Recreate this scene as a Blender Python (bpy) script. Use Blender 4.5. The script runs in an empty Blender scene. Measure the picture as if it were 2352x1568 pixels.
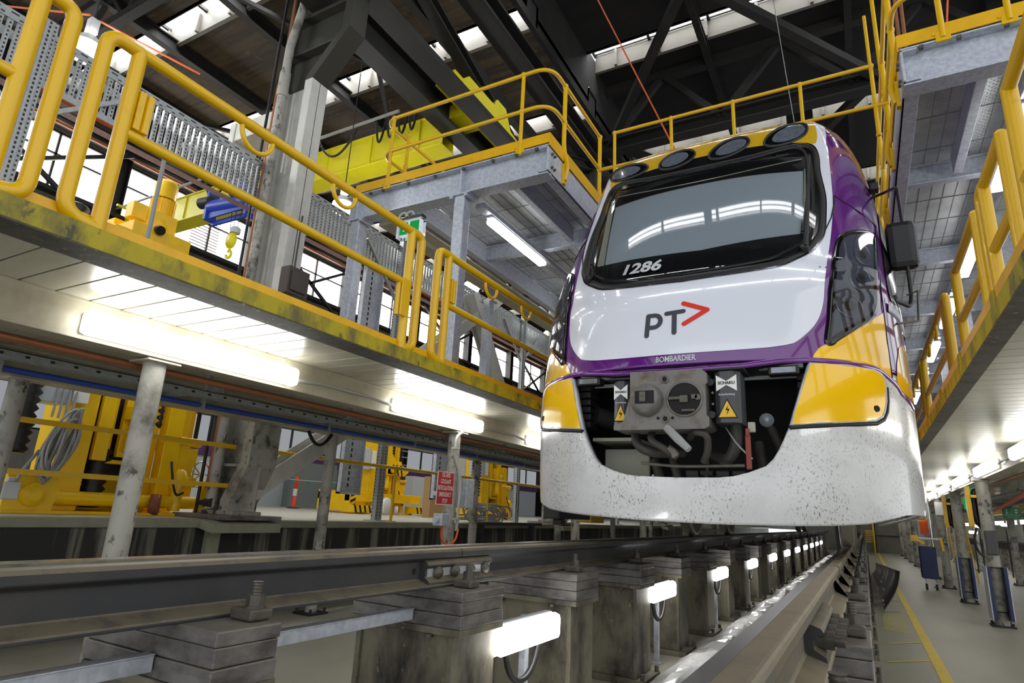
import bpy, bmesh, math, random
import numpy as np
from mathutils import Vector, Matrix
random.seed(7)
SC = bpy.context.scene
COL = SC.collection
OZ = 1.17                      # eye height above the pit floor; lengths below are measured from the eye
# ---------------------------------------------------------------- camera, world, exposure
F_PX = 1404.28
cam_d = bpy.data.cameras.new('camera'); cam = bpy.data.objects.new('camera', cam_d); COL.objects.link(cam)
Rm = Matrix(((0.87396918, -0.08669952, -0.47818518), (0.48340335, 0.25630511, 0.83703578), (0.04999071, -0.96269979, 0.2659136)))
Mw = Matrix.Identity(4)
for r in range(3):
    Mw[r][0] = Rm[r][0]; Mw[r][1] = -Rm[r][1]; Mw[r][2] = -Rm[r][2]
Mw[2][3] = OZ
cam.matrix_world = Mw
cam_d.sensor_fit = 'HORIZONTAL'; cam_d.sensor_width = 36.0; cam_d.lens = F_PX / 2352 * 36.0
cam_d.clip_start = 0.02; cam_d.clip_end = 300
SC.camera = cam
SC.view_settings.view_transform = 'Standard'; SC.view_settings.look = 'None'
SC.view_settings.gamma = 1.0; SC.view_settings.use_curve_mapping = False
SC.view_settings.exposure = 0.25
world = bpy.data.worlds.new('sky'); SC.world = world; world.use_nodes = True
WB = world.node_tree.nodes['Background']
WB.inputs[0].default_value = (0.93, 0.96, 1.0, 1); WB.inputs[1].default_value = 1.25
LAMP, SKYL, WINL = 9.0, 14.0, 6.0       # emission of tube lamps, skylights, windows
# ---------------------------------------------------------------- materials
def srgb(r, g, b):
    return tuple(((c / 255) / 12.92 if c / 255 <= .04045 else ((c / 255 + .055) / 1.055) ** 2.4) for c in (r, g, b)) + (1,)
def mat(name, col, rough=.5, metal=0., dirt=None, dscale=4., damt=.5, lo=.45, hi=.75, stretch=(1, 1, 1), bump=0., coat=0., dust=None, dustamt=.6, speck=None, spscale=60., sp=.62):
    m = bpy.data.materials.new(name); m.use_nodes = True
    nt = m.node_tree; N = nt.nodes; L = nt.links; B = N['Principled BSDF']
    B.inputs['Base Color'].default_value = col; B.inputs['Roughness'].default_value = rough
    B.inputs['Metallic'].default_value = metal; B.inputs['Coat Weight'].default_value = coat
    geo = N.new('ShaderNodeNewGeometry'); cur = None
    def noise(sc, st=(1, 1, 1), det=6.):
        mp = N.new('ShaderNodeMapping'); mp.inputs['Scale'].default_value = st
        L.new(geo.outputs['Position'], mp.inputs['Vector'])
        n = N.new('ShaderNodeTexNoise'); n.inputs['Scale'].default_value = sc; n.inputs['Detail'].default_value = det
        n.inputs['Roughness'].default_value = .65
        L.new(mp.outputs[0], n.inputs['Vector']); return n
    def ramp(src, a, b, amt=1.):
        r = N.new('ShaderNodeMapRange'); r.inputs[1].default_value = a; r.inputs[2].default_value = b
        r.inputs[3].default_value = 0; r.inputs[4].default_value = amt; L.new(src, r.inputs[0]); return r.outputs[0]
    def mix(fac, c2):
        nonlocal cur
        x = N.new('ShaderNodeMix'); x.data_type = 'RGBA'
        L.new(fac, x.inputs[0])
        if cur is None: x.inputs[6].default_value = col
        else: L.new(cur, x.inputs[6])
        x.inputs[7].default_value = c2; cur = x.outputs[2]
    if dirt is not None:
        n = noise(dscale, stretch); mix(ramp(n.outputs[0], lo, hi, damt), dirt)
    if dust is not None:
        s = N.new('ShaderNodeSeparateXYZ'); L.new(geo.outputs['Normal'], s.inputs[0])
        n = noise(9.); a = N.new('ShaderNodeMath'); a.operation = 'MULTIPLY'
        L.new(ramp(s.outputs[2], .05, .5, dustamt), a.inputs[0]); L.new(ramp(n.outputs[0], .25, .5, 1), a.inputs[1])
        mix(a.outputs[0], dust)
    if speck is not None:
        n = noise(spscale, (1, 1, .6), 3.); n2 = noise(2.2)
        a = N.new('ShaderNodeMath'); a.operation = 'MULTIPLY'
        L.new(ramp(n.outputs[0], sp, sp + .06, 1.), a.inputs[0]); L.new(ramp(n2.outputs[0], .38, .55, .85), a.inputs[1]); mix(a.outputs[0], speck)
    if cur is not None: L.new(cur, B.inputs['Base Color'])
    if bump:
        n = noise(dscale * 6, stretch); b = N.new('ShaderNodeBump'); b.inputs['Strength'].default_value = bump; b.inputs['Distance'].default_value = .01
        L.new(n.outputs[0], b.inputs['Height']); L.new(b.outputs[0], B.inputs['Normal'])
    return m
def emis(name, col, s):
    m = bpy.data.materials.new(name); m.use_nodes = True; nt = m.node_tree
    e = nt.nodes.new('ShaderNodeEmission'); e.inputs[0].default_value = col; e.inputs[1].default_value = s
    nt.links.new(e.outputs[0], nt.nodes['Material Output'].inputs[0]); return m
def clear(name, tint=(1, 1, 1, 1), refl=.08):
    m = bpy.data.materials.new(name); m.use_nodes = True; nt = m.node_tree; N = nt.nodes; L = nt.links
    t = N.new('ShaderNodeBsdfTransparent'); t.inputs[0].default_value = tint
    g = N.new('ShaderNodeBsdfGlossy'); g.inputs['Roughness'].default_value = .03
    fr = N.new('ShaderNodeFresnel'); fr.inputs[0].default_value = 1.5
    mx = N.new('ShaderNodeMixShader'); L.new(fr.outputs[0], mx.inputs[0]); L.new(t.outputs[0], mx.inputs[1]); L.new(g.outputs[0], mx.inputs[2])
    L.new(mx.outputs[0], N['Material Output'].inputs[0]); return m
def grating(name, col):
    m = mat(name, col, .45, .5, srgb(120, 125, 130), 3, .5)
    nt = m.node_tree; N = nt.nodes; L = nt.links; B = N['Principled BSDF']
    geo = N.new('ShaderNodeNewGeometry'); s = N.new('ShaderNodeSeparateXYZ'); L.new(geo.outputs['Position'], s.inputs[0])
    def wav(o, k, ph=0):
        a = N.new('ShaderNodeMath'); a.operation = 'MULTIPLY'; a.inputs[1].default_value = k; L.new(o, a.inputs[0])
        b = N.new('ShaderNodeMath'); b.operation = 'SINE'; L.new(a.outputs[0], b.inputs[0]); return b.outputs[0]
    mu = N.new('ShaderNodeMath'); mu.operation = 'MULTIPLY'; L.new(wav(s.outputs[0], 2 * math.pi / .05), mu.inputs[0]); L.new(wav(s.outputs[1], 2 * math.pi / .05), mu.inputs[1])
    gt = N.new('ShaderNodeMath'); gt.operation = 'GREATER_THAN'; gt.inputs[1].default_value = .66; L.new(mu.outputs[0], gt.inputs[0])
    tr = N.new('ShaderNodeBsdfTransparent'); mx = N.new('ShaderNodeMixShader')
    L.new(gt.outputs[0], mx.inputs[0]); L.new(B.outputs[0], mx.inputs[1]); L.new(tr.outputs[0], mx.inputs[2])
    L.new(mx.outputs[0], N['Material Output'].inputs[0]); return m
M = dict(
 rail=mat('rail_steel', srgb(60, 61, 64), .5, .25, srgb(84, 80, 72), 3, .6, dust=srgb(128, 118, 94), dustamt=.75, bump=.15),
 railtop=mat('rail_polished', srgb(176, 174, 170), .22, .9, srgb(105, 98, 88), 8, .4),
 raildusty=mat('rail_dusty', srgb(112, 106, 94), .55, .2, srgb(140, 116, 88), 5, .6, dust=srgb(150, 138, 112), dustamt=.6, bump=.2),
 ped=mat('pedestal_steel', srgb(128, 122, 104), .6, .1, srgb(30, 28, 25), 3.2, 1., lo=.44, hi=.68, stretch=(1, 1, .5), speck=srgb(150, 140, 105), spscale=26, bump=.15),
 plate=mat('packer_plate', srgb(132, 128, 124), .42, .3, srgb(74, 70, 70), 5, .9, lo=.4, hi=.64, stretch=(1, 1, 2.2), dust=srgb(135, 128, 112), dustamt=.5, bump=.1),
 bolt=mat('bolt_steel', srgb(96, 92, 84), .5, .3, srgb(52, 48, 44), 20, .7),
 black=mat('black_rubber', srgb(26, 26, 28), .5), blackgloss=mat('black_gloss', srgb(12, 12, 13), .16, 0, coat=.5),
 dark=mat('dark_equipment', srgb(38, 38, 40), .55, .1, srgb(62, 58, 52), 6, .4),
 void=mat('underframe_black', srgb(22, 22, 23), .8),
 yel=mat('yellow_paint', srgb(226, 180, 0), .32, 0, srgb(150, 108, 6), 9, .5, lo=.62, hi=.8, coat=.12),
 yelkick=mat('yellow_kick_plate', srgb(232, 178, 0), .38, 0, srgb(176, 130, 10), 6, .4),
 yeljack=mat('yellow_jack', srgb(246, 200, 6), .35, 0, srgb(200, 150, 8), 4, .4),
 yelcrane=mat('yellow_crane', srgb(226, 214, 24), .4, 0, srgb(200, 186, 20), 3, .4),
 slabedge=mat('painted_slab_edge', srgb(172, 156, 14), .6, 0, srgb(92, 88, 48), 6, .95, lo=.44, hi=.66, stretch=(1, 1, .45), speck=srgb(60, 58, 44), spscale=14, sp=.6),
 slabdirt=mat('dirty_slab_lip', srgb(82, 78, 68), .7, 0, srgb(30, 29, 27), 8, .9, speck=srgb(150, 140, 118), spscale=22, bump=.3),
 soffit=mat('cream_soffit', srgb(196, 192, 174), .3, .15, srgb(160, 152, 130), 6, .5, stretch=(.4, 1, 1), speck=srgb(110, 100, 80), spscale=50, sp=.7),
 cream=mat('cream_steel', srgb(182, 176, 154), .45, 0, srgb(138, 128, 104), 5, .6, speck=srgb(98, 78, 54), spscale=24, sp=.68),
 colgrey=mat('grey_column', srgb(164, 162, 152), .5, 0, srgb(84, 80, 72), 3.4, .95, lo=.48, hi=.68, speck=srgb(34, 32, 30), spscale=14, sp=.57),
 whitecol=mat('white_column', srgb(200, 200, 194), .5, 0, srgb(160, 158, 148), 3, .6, speck=srgb(80, 78, 72), spscale=20, sp=.7),
 galv=mat('galvanised', srgb(198, 204, 214), .4, .25, srgb(168, 174, 186), 24, .8, lo=.4, hi=.6),
 strutm=mat('slotted_strut', srgb(168, 172, 172), .45, .4, srgb(130, 134, 136), 20, .6),
 grate=grating('expanded_mesh', srgb(216, 220, 222)),
 floorc=mat('pit_floor', srgb(158, 156, 140), .45, 0, srgb(138, 134, 116), 1.2, .7, stretch=(1, .4, 1)),
 hallfloor=mat('hall_floor', srgb(176, 174, 158), .5, 0, srgb(150, 146, 128), 1.5, .7),
 kerb=mat('kerb_concrete', srgb(140, 140, 122), .7, 0, srgb(112, 110, 94), 5, .7, bump=.2),
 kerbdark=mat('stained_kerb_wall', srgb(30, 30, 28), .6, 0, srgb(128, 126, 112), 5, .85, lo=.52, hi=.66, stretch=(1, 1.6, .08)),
 yline=mat('yellow_floor_line', srgb(226, 194, 0), .5, 0, srgb(180, 160, 40), 8, .5),
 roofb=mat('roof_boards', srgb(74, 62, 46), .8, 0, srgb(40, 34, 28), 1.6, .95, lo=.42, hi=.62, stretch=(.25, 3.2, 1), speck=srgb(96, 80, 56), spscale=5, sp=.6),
 roofd=mat('shaded_roof_boards', srgb(24, 23, 21), .85, 0, srgb(44, 40, 32), 1.6, .7, stretch=(.5, 1.5, 1)),  # centre bay gets less window light; that shade is put into this colour
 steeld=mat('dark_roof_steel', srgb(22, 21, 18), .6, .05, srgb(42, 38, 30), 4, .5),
 steelb=mat('brown_column_steel', srgb(54, 53, 45), .6, .1, srgb(52, 50, 44), 3, .6),
 fascia=mat('skylight_upstand', srgb(112, 108, 98), .6, 0, srgb(104, 100, 92), 4, .8),
 wallm=mat('hall_wall', srgb(92, 90, 86), .7, 0, srgb(62, 60, 56), 3, .8, stretch=(1, 1, .2)),
 grid=mat('window_bars', srgb(52, 48, 46), .6), mull=mat('mullion', srgb(122, 112, 104), .6),
 louvre=mat('rusty_louvre', srgb(96, 70, 62), .7, 0, srgb(60, 50, 46), 6, .7),
 lamp=emis('lamp_diffuser', (1, .99, .97, 1), LAMP), pit=emis('pit_lamp_diffuser', (1, .99, .97, 1), 14.0),
 sky=emis('skylight_glass', (.97, .98, 1, 1), SKYL), win=emis('daylit_window', (1, .99, .98, 1), WINL),
 dimwin=emis('dim_window', (.5, .52, .56, 1), .5), hib=emis('high_bay_glow', (1, 1, .97, 1), 90.0),
 housing=mat('lamp_housing', srgb(205, 208, 210), .4), conduit=mat('grey_conduit', srgb(176, 176, 170), .45),
 copper=mat('copper_pipe', srgb(150, 92, 60), .45, .3, srgb(120, 84, 64), 8, .6), blue=mat('blue_pipe', srgb(44, 78, 176), .4),
 orange=mat('orange_cable', srgb(214, 92, 34), .5), greycable=mat('grey_cable', srgb(150, 152, 152), .5),
 blackcable=mat('black_cable', srgb(22, 22, 22), .45),
 tpurple=mat('train_purple', srgb(96, 26, 122), .14, 0, coat=.9), twhite=mat('train_white', srgb(228, 233, 244), .2, 0, speck=srgb(120, 112, 100), spscale=70, sp=.74, coat=.6),
 tskirt=mat('train_skirt', srgb(222, 224, 226), .24, 0, srgb(176, 176, 174), 2.5, .5, speck=srgb(112, 100, 84), spscale=88, sp=.57, coat=.5),
 tyellow=mat('train_yellow', srgb(255, 202, 0), .2, 0, coat=.8, speck=srgb(140, 100, 10), spscale=80, sp=.76),
 tyelroof=mat('train_roof_yellow', srgb(214, 172, 20), .25, 0, coat=.7),
 blind=mat('grey_blind', srgb(172, 184, 192), .6), cabdark=mat('cab_interior', srgb(16, 17, 20), .5), cabcream=mat('cab_pillar', srgb(170, 172, 156), .6),
 glass=clear('windscreen_glass'), plastic=clear('clear_plastic', (.93, .95, .97, 1)),
 silver=mat('silver_letters', srgb(190, 194, 198), .3, .3), ptgrey=mat('logo_grey', srgb(68, 72, 80), .35), red=mat('logo_red', srgb(222, 58, 44), .35),
 coupler=mat('coupler_steel', srgb(116, 114, 110), .48, .4, srgb(92, 72, 54), 8, .85, lo=.5, hi=.7, bump=.2),
 coupdark=mat('coupler_box', srgb(62, 66, 74), .45, 0, srgb(84, 80, 72), 8, .5), white=mat('white_paint', srgb(232, 232, 230), .5),
 hose=mat('rubber_hose', srgb(52, 50, 46), .55, 0, srgb(90, 82, 68), 10, .5), chrome=mat('chrome', srgb(215, 215, 215), .12, 1.0),
 lampglass=mat('lamp_lens', srgb(120, 128, 140), .12, .3, srgb(70, 76, 86), 30, .7, coat=1.), headhouse=mat('headlamp_bowl', srgb(70, 76, 94), .45, .1),
 green=mat('sign_green', srgb(24, 136, 74), .4), greenlit=emis('exit_green', srgb(18, 150, 70), .9), whitelit=emis('exit_white', (.88, .92, 1, 1), .62),
 signred=mat('sign_red', srgb(196, 32, 44), .4), bollard=mat('orange_bollard', srgb(238, 72, 40), .45), teal=mat('teal_bunting', srgb(30, 140, 128), .6),
 hoist=mat('blue_hoist', srgb(36, 66, 178), .4), bellows=mat('black_bellows', srgb(20, 20, 21), .45), wheelbrown=mat('brown_wheel', srgb(124, 66, 44), .5),
 bluepad=mat('navy_guard', srgb(42, 54, 92), .55), wrap=mat('plastic_wrap', srgb(232, 232, 228), .25, 0, coat=.4, bump=.4, dscale=8, dirt=srgb(214, 214, 210)),
 grey=mat('grey_cabinet', srgb(190, 196, 200), .45), partition=mat('grey_partition', srgb(112, 120, 120), .6), purple=mat('purple_sheet', srgb(74, 40, 92), .6),
 wheel=mat('wheel_steel', srgb(140, 134, 124), .3, .35, srgb(60, 56, 52), 6, .6), redpart=mat('red_lever', srgb(132, 52, 36), .5),
 timber=mat('timber', srgb(176, 140, 92), .7), box=mat('junction_box', srgb(72, 64, 58), .5, 0, srgb(48, 44, 40), 8, .5), bin=mat('yellow_bin', srgb(206, 166, 30), .5),
 concwall=mat('concrete_wall', srgb(128, 126, 114), .7, 0, srgb(98, 96, 86), 2, .8), hiviz=mat('hi_vis_orange', srgb(224, 82, 24), .6), charcoal=mat('charcoal_panel', srgb(66, 66, 66), .35, 0, srgb(84, 80, 74), 4, .5),
)
# ---------------------------------------------------------------- mesh helpers
class MB:
    def __init__(s): s.v = []; s.f = []; s.sm = []; s.mi = []; s.cur = 0
    def add(s, vs, fs, smooth=False):
        o = len(s.v); s.v += [tuple(map(float, p)) for p in vs]
        for f in fs: s.f.append(tuple(i + o for i in f)); s.sm.append(smooth); s.mi.append(s.cur)
        return s
    def box(s, x0, x1, y0, y1, z0, z1):
        v = [(x, y, z) for z in (z0, z1) for y in (y0, y1) for x in (x0, x1)]
        return s.add(v, [(0, 2, 3, 1), (4, 5, 7, 6), (0, 1, 5, 4), (2, 6, 7, 3), (0, 4, 6, 2), (1, 3, 7, 5)])
    def cbox(s, c, dx, dy, dz, rot=None):
        c = Vector(c); v = []
        for z in (-.5, .5):
            for y in (-.5, .5):
                for x in (-.5, .5):
                    p = Vector((x * dx, y * dy, z * dz))
                    if rot is not None: p = rot @ p
                    v.append(c + p)
        return s.add(v, [(0, 2, 3, 1), (4, 5, 7, 6), (0, 1, 5, 4), (2, 6, 7, 3), (0, 4, 6, 2), (1, 3, 7, 5)])
    def tube(s, pts, r, n=10, closed=False, cap=True):
        pts = [Vector(p) for p in pts]; m = len(pts); rs = r if isinstance(r, (list, tuple)) else [r] * m
        up = None; rings = []
        for i, p in enumerate(pts):
            if closed: t = pts[(i + 1) % m] - pts[i - 1]
            else: t = pts[min(i + 1, m - 1)] - pts[max(i - 1, 0)]
            t.normalize()
            if up is None: up = t.orthogonal().normalized()
            up = (up - t * up.dot(t)); up = up.normalized() if up.length > 1e-6 else t.orthogonal().normalized()
            w = t.cross(up)
            rings.append([p + (up * math.cos(2 * math.pi * k / n) + w * math.sin(2 * math.pi * k / n)) * rs[i] for k in range(n)])
        v = [q for R in rings for q in R]; f = []
        for i in range(m if closed else m - 1):
            a = i * n; b = ((i + 1) % m) * n
            for k in range(n): f.append((a + k, a + (k + 1) % n, b + (k + 1) % n, b + k))
        s.add(v, f, True)
        if cap and not closed:
            s.add(rings[0], [tuple(range(n))[::-1]]); s.add(rings[-1], [tuple(range(n))])
        return s
    def cyl(s, a, b, r, n=14): return s.tube([a, b], r, n)
    def prism(s, poly, axis, lo, hi, smooth=False):   # polygon in the other two axes (in xyz order) swept along axis
        def P(u, w, t): return {'x': (t, u, w), 'y': (u, t, w), 'z': (u, w, t)}[axis]
        n = len(poly); v = [P(u, w, lo) for u, w in poly] + [P(u, w, hi) for u, w in poly]
        s.add(v, [tuple(range(n)), tuple(range(n, 2 * n))[::-1]])
        s.add(v, [(i, i + n, (i + 1) % n + n, (i + 1) % n) for i in range(n)], smooth); return s
    def bar(s, a, b, w, h, up=(0, 0, 1)):              # rectangular bar from a to b
        a = Vector(a); b = Vector(b); t = (b - a).normalized(); u = Vector(up); u = (u - t * u.dot(t)).normalized(); x = t.cross(u)
        v = [p + x * (i * w / 2) + u * (j * h / 2) for p in (a, b) for i, j in ((-1, -1), (1, -1), (1, 1), (-1, 1))]
        return s.add(v, [(0, 1, 2, 3), (7, 6, 5, 4), (0, 4, 5, 1), (1, 5, 6, 2), (2, 6, 7, 3), (3, 7, 4, 0)])
    def ibar(s, a, b, w, h, tf, tw, up=(0, 0, 1)):     # I section from a to b
        a = Vector(a); b = Vector(b); t = (b - a).normalized(); u = Vector(up); u = (u - t * u.dot(t)).normalized()
        for k in (-1, 1): s.bar(a + u * k * (h - tf) / 2, b + u * k * (h - tf) / 2, w, tf, up)
        return s.bar(a, b, tw, h - 2 * tf, up)
    def lathe(s, prof, c, axis=(0, 0, 1), n=24, caps=True):
        c = Vector(c); t = Vector(axis).normalized(); u = t.orthogonal().normalized(); w = t.cross(u); v = []; m = len(prof)
        for r, h in prof:
            for k in range(n): v.append(c + t * h + (u * math.cos(2 * math.pi * k / n) + w * math.sin(2 * math.pi * k / n)) * r)
        s.add(v, [(i * n + k, i * n + (k + 1) % n, (i + 1) * n + (k + 1) % n, (i + 1) * n + k) for i in range(m - 1) for k in range(n)], True)
        if caps:
            s.add(v[:n], [tuple(range(n))[::-1]]); s.add(v[-n:], [tuple(range(n))])
        return s
    def mesh(s, name, mats, org):
        me = bpy.data.meshes.new(name); o = Vector(org)
        me.from_pydata([(p[0] - o.x, p[1] - o.y, p[2] - o.z) for p in s.v], [], s.f)
        for m in (mats if isinstance(mats, (list, tuple)) else [mats]): me.materials.append(m)
        me.polygons.foreach_set('use_smooth', s.sm); me.polygons.foreach_set('material_index', s.mi)
        bm = bmesh.new(); bm.from_mesh(me); bmesh.ops.recalc_face_normals(bm, faces=bm.faces); bm.to_mesh(me); bm.free()
        me.update(); return me
def tag(o, label, cat, group=None, kind=None):
    if label: o['label'] = label
    if cat: o['category'] = cat
    if group: o['group'] = group
    if kind: o['kind'] = kind
    return o
ORG = {}
def thing(name, label, cat, loc, group=None, kind=None):
    o = bpy.data.objects.new(name, None); COL.objects.link(o); o.location = (loc[0], loc[1], loc[2] + OZ); o.empty_display_size = .1
    ORG[o.name] = Vector(loc); return tag(o, label, cat, group, kind)
def part(mb, name, m, parent, bevel=0, label=None, stuff=False, solid=0):
    org = ORG[parent.name]; me = mb.mesh(name, m, org); o = bpy.data.objects.new(name, me); COL.objects.link(o); o.parent = parent
    ORG[o.name] = org
    fin(o, bevel, solid)
    if label: o['label'] = label
    if stuff: o['kind'] = 'stuff'
    return o
def fin(o, bevel, solid):
    if solid:
        d = o.modifiers.new('thick', 'SOLIDIFY'); d.thickness = solid; d.offset = -1
    if bevel:
        b = o.modifiers.new('edge', 'BEVEL'); b.width = bevel; b.segments = 2; b.limit_method = 'ANGLE'; b.angle_limit = .8
def solo(mb, name, m, label, cat, group=None, kind=None, bevel=0):
    a = np.array(mb.v); org = ((a[:, 0].min() + a[:, 0].max()) / 2, (a[:, 1].min() + a[:, 1].max()) / 2, a[:, 2].min())
    me = mb.mesh(name, m, org); o = bpy.data.objects.new(name, me); COL.objects.link(o); o.location = (org[0], org[1], org[2] + OZ)
    ORG[o.name] = Vector(org); fin(o, bevel, 0); return tag(o, label, cat, group, kind)
def struct(mb, name, m, parent=None, label=None, bevel=0):
    if parent: return part(mb, name, m, parent, bevel)
    return solo(mb, name, m, label, None, None, 'structure', bevel)
def kids(o): return [c for c in SC.objects if c.parent == o]
def dup(o, dx=0, dy=0, dz=0, label=None, parent=None, ch=None):
    c = o.copy(); COL.objects.link(c); ORG[c.name] = ORG[o.name] + (Vector((dx, dy, dz)) if parent is None else Vector())
    if parent is None: c.location = o.location + Vector((dx, dy, dz))
    else: c.parent = parent
    if label: c['label'] = label
    for k in (ch or CH(o)): dup(k, parent=c)
    return c
def CH(o): return list(o.children)
ORD = 'first second third fourth fifth sixth seventh eighth ninth tenth eleventh twelfth thirteenth fourteenth fifteenth sixteenth seventeenth eighteenth nineteenth twentieth'.split() + ['twenty-' + w for w in 'first second third fourth fifth sixth seventh eighth ninth'.split()] + ['thirtieth']
def arc(c, r, a0, a1, u, w, n=8):   # arc about c in the plane of unit vectors u, w (degrees)
    c = Vector(c); u = Vector(u); w = Vector(w)
    return [c + (u * math.cos(math.radians(a0 + (a1 - a0) * i / n)) + w * math.sin(math.radians(a0 + (a1 - a0) * i / n))) * r for i in range(n + 1)]
def rounded(pts, r, n=6, closed=False):             # round the corners of a polyline
    pts = [Vector(p) for p in pts]; out = []; m = len(pts)
    for i, p in enumerate(pts):
        if not closed and i in (0, m - 1): out.append(p); continue
        a = pts[i - 1]; b = pts[(i + 1) % m]; ua = (a - p); ub = (b - p)
        rr = min(r, ua.length * .49, ub.length * .49); p0 = p + ua.normalized() * rr; p1 = p + ub.normalized() * rr
        for k in range(n + 1):
            t = k / n; out.append(p0 * (1 - t) ** 2 + p * 2 * t * (1 - t) + p1 * t * t)
    return out
def text_mb(txt, size, place, mb=None, align='CENTER', bold=0.0, shear=0., xs=1.):   # letters laid flat by place(u, v)
    c = bpy.data.curves.new('letters', 'FONT'); c.body = txt; c.size = size; c.align_x = align; c.align_y = 'CENTER'; c.offset = bold; c.shear = shear; c.resolution_u = 3; c.space_line = .95
    o = bpy.data.objects.new('letters', c); COL.objects.link(o)
    me = bpy.data.meshes.new_from_object(o.evaluated_get(bpy.context.evaluated_depsgraph_get()))
    mb = mb or MB(); mb.add([place(v.co.x * xs, v.co.y) for v in me.vertices], [tuple(p.vertices) for p in me.polygons])
    bpy.data.objects.remove(o); bpy.data.meshes.remove(me); bpy.data.curves.remove(c); return mb
# ================================================================ the setting
XC = -1.008                                  # middle of the track
def mx(x): return 2 * XC - x                 # mirrored across the track
FZ, HZ = -1.17, -.235                        # pit floor, hall floor
mb = MB().box(-5.7, 14, -3, 39, FZ - .2, FZ); struct(mb, 'floor', M['floorc'])
mb = MB().box(-18, -5.8, -3, 46, HZ - .25, HZ); struct(mb, 'floor_hall', M['hallfloor'])
mb = MB().box(-5.8, -5.64, -3, 46, HZ - .08, HZ)
for y in (4.35, 12.4, 20.4): mb.prism([(-5.64, HZ - .08), (-5.42, HZ - .12), (-5.42, HZ - .03), (-5.64, HZ - .001)], 'y', y - .4, y + .4)
struct(mb, 'kerb', M['kerb'], bevel=.012)
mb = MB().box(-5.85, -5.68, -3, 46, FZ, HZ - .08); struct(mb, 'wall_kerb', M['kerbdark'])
mb = MB()
for y in (4.35, 12.4, 20.4): mb.box(-5.68, -5.62, y - .3, y - .16, FZ, HZ - .08)
struct(mb, 'trim_1', M['kerb'])
mb = MB()
mb.box(.434, .526, -3, 38.5, FZ, FZ + .003)
for y0, y1 in ((8.15, 8.6), (7.1, 7.5), (12.87, 13.25), (11.2, 11.6)): mb.add([(.07, y0, FZ + .003), (.44, y1, FZ + .003), (.44, y1 + .05, FZ + .003), (.07, y0 + .05, FZ + .003)], [(0, 1, 2, 3)])
mb.box(3.72, 3.8, 3, 38, FZ, FZ + .003); struct(mb, 'floor_marking', M['yline'])
mb = MB().add([(.09, 9.3, FZ + .002), (.37, 9.15, FZ + .002), (.37, 10.9, FZ + .002), (.12, 11.1, FZ + .002)], [(0, 1, 2, 3)])
struct(mb, 'floor_marking', mat('worn_yellow', srgb(158, 156, 140), .5, 0, srgb(196, 180, 50), 18, .8, lo=.45, hi=.55))
mb = MB().box(-3, 9, 38.4, 38.7, FZ, 1.6); struct(mb, 'wall_far', M['concwall'])
# left hall wall with its band of windows
WX = -15.6
mb = MB().box(WX - .2, WX, -6, 46, HZ, 1.2); struct(mb, 'wall_left_lower', M['wallm'])
mb = MB().box(WX - .2, WX, -6, 46, 2.7, 6.55).box(WX - .2, WX, -6, 46, 7.95, 9.4); struct(mb, 'wall_left', M['wallm'])
k = 0
for band, (z0, z1) in enumerate(((6.55, 7.95), (1.2, 2.7))):
    for i in range(13):
        y0 = -5 + i * 4.0; k += 1
        w = struct(MB().box(WX - .1, WX - .08, y0 + .12, y0 + 3.88, z0, z1), 'window_%d' % k, M['win' if band == 0 else 'dimwin'])
        g = MB()
        for j in range(4): g.box(WX - .06, WX + .0, y0 + .1 + j * 1.25, y0 + .15 + j * 1.25, z0, z1)
        for j in (0, .62, 1): g.box(WX - .06, WX + .0, y0 + .1, y0 + 3.9, z0 + (z1 - z0) * j - .02, z0 + (z1 - z0) * j + .02)
        part(g, 'window_bars', M['grid'], w)
        if band == 0 and i in (3, 6, 9):
            l = MB()
            for j in range(16): l.bar((WX + .04, y0 + 2.05, z0 + .04 + j * .086), (WX + .04, y0 + 2.9, z0 + .04 + j * .086), .09, .012, (.5, 0, .7))
            part(l, 'louvre', M['louvre'], w)
for i in range(13):
    y = -5 + i * 4.0; struct(MB().ibar((WX + .12, y, HZ), (WX + .12, y, 9.3), .25, .3, .03, .02, (0, 1, 0)), 'pillar', M['steeld'])
mb = MB()
for z in (6.4, 8.05, 8.3): mb.box(WX + .05, WX + .3, -6, 46, z, z + .1)
mb.box(WX + .3, WX + .42, -6, 46, 8.62, 8.95); struct(mb, 'beam_left_wall', M['steeld'])
solo(MB().cyl((WX + .36, -6, 8.0), (WX + .36, 46, 8.0), .05, 8), 'wall_pipe', M['copper'], 'long red-brown pipe above the high windows on the hall wall', 'pipe')
mb = MB()
for i in range(0, 12, 2):
    y = -5 + i * 4.0
    mb.bar((WX + .5, y, 5.6), (WX + .5, y + 4, 8.0), .09, .09); mb.bar((WX + .5, y, 8.0), (WX + .5, y + 4, 5.6), .09, .09)
struct(mb, 'beam_wall_bracing', M['steeld'])
mb = MB().box(-18, 14, 46, 46.3, -.3, 12); struct(mb, 'wall_back', M['wallm'])
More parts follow.
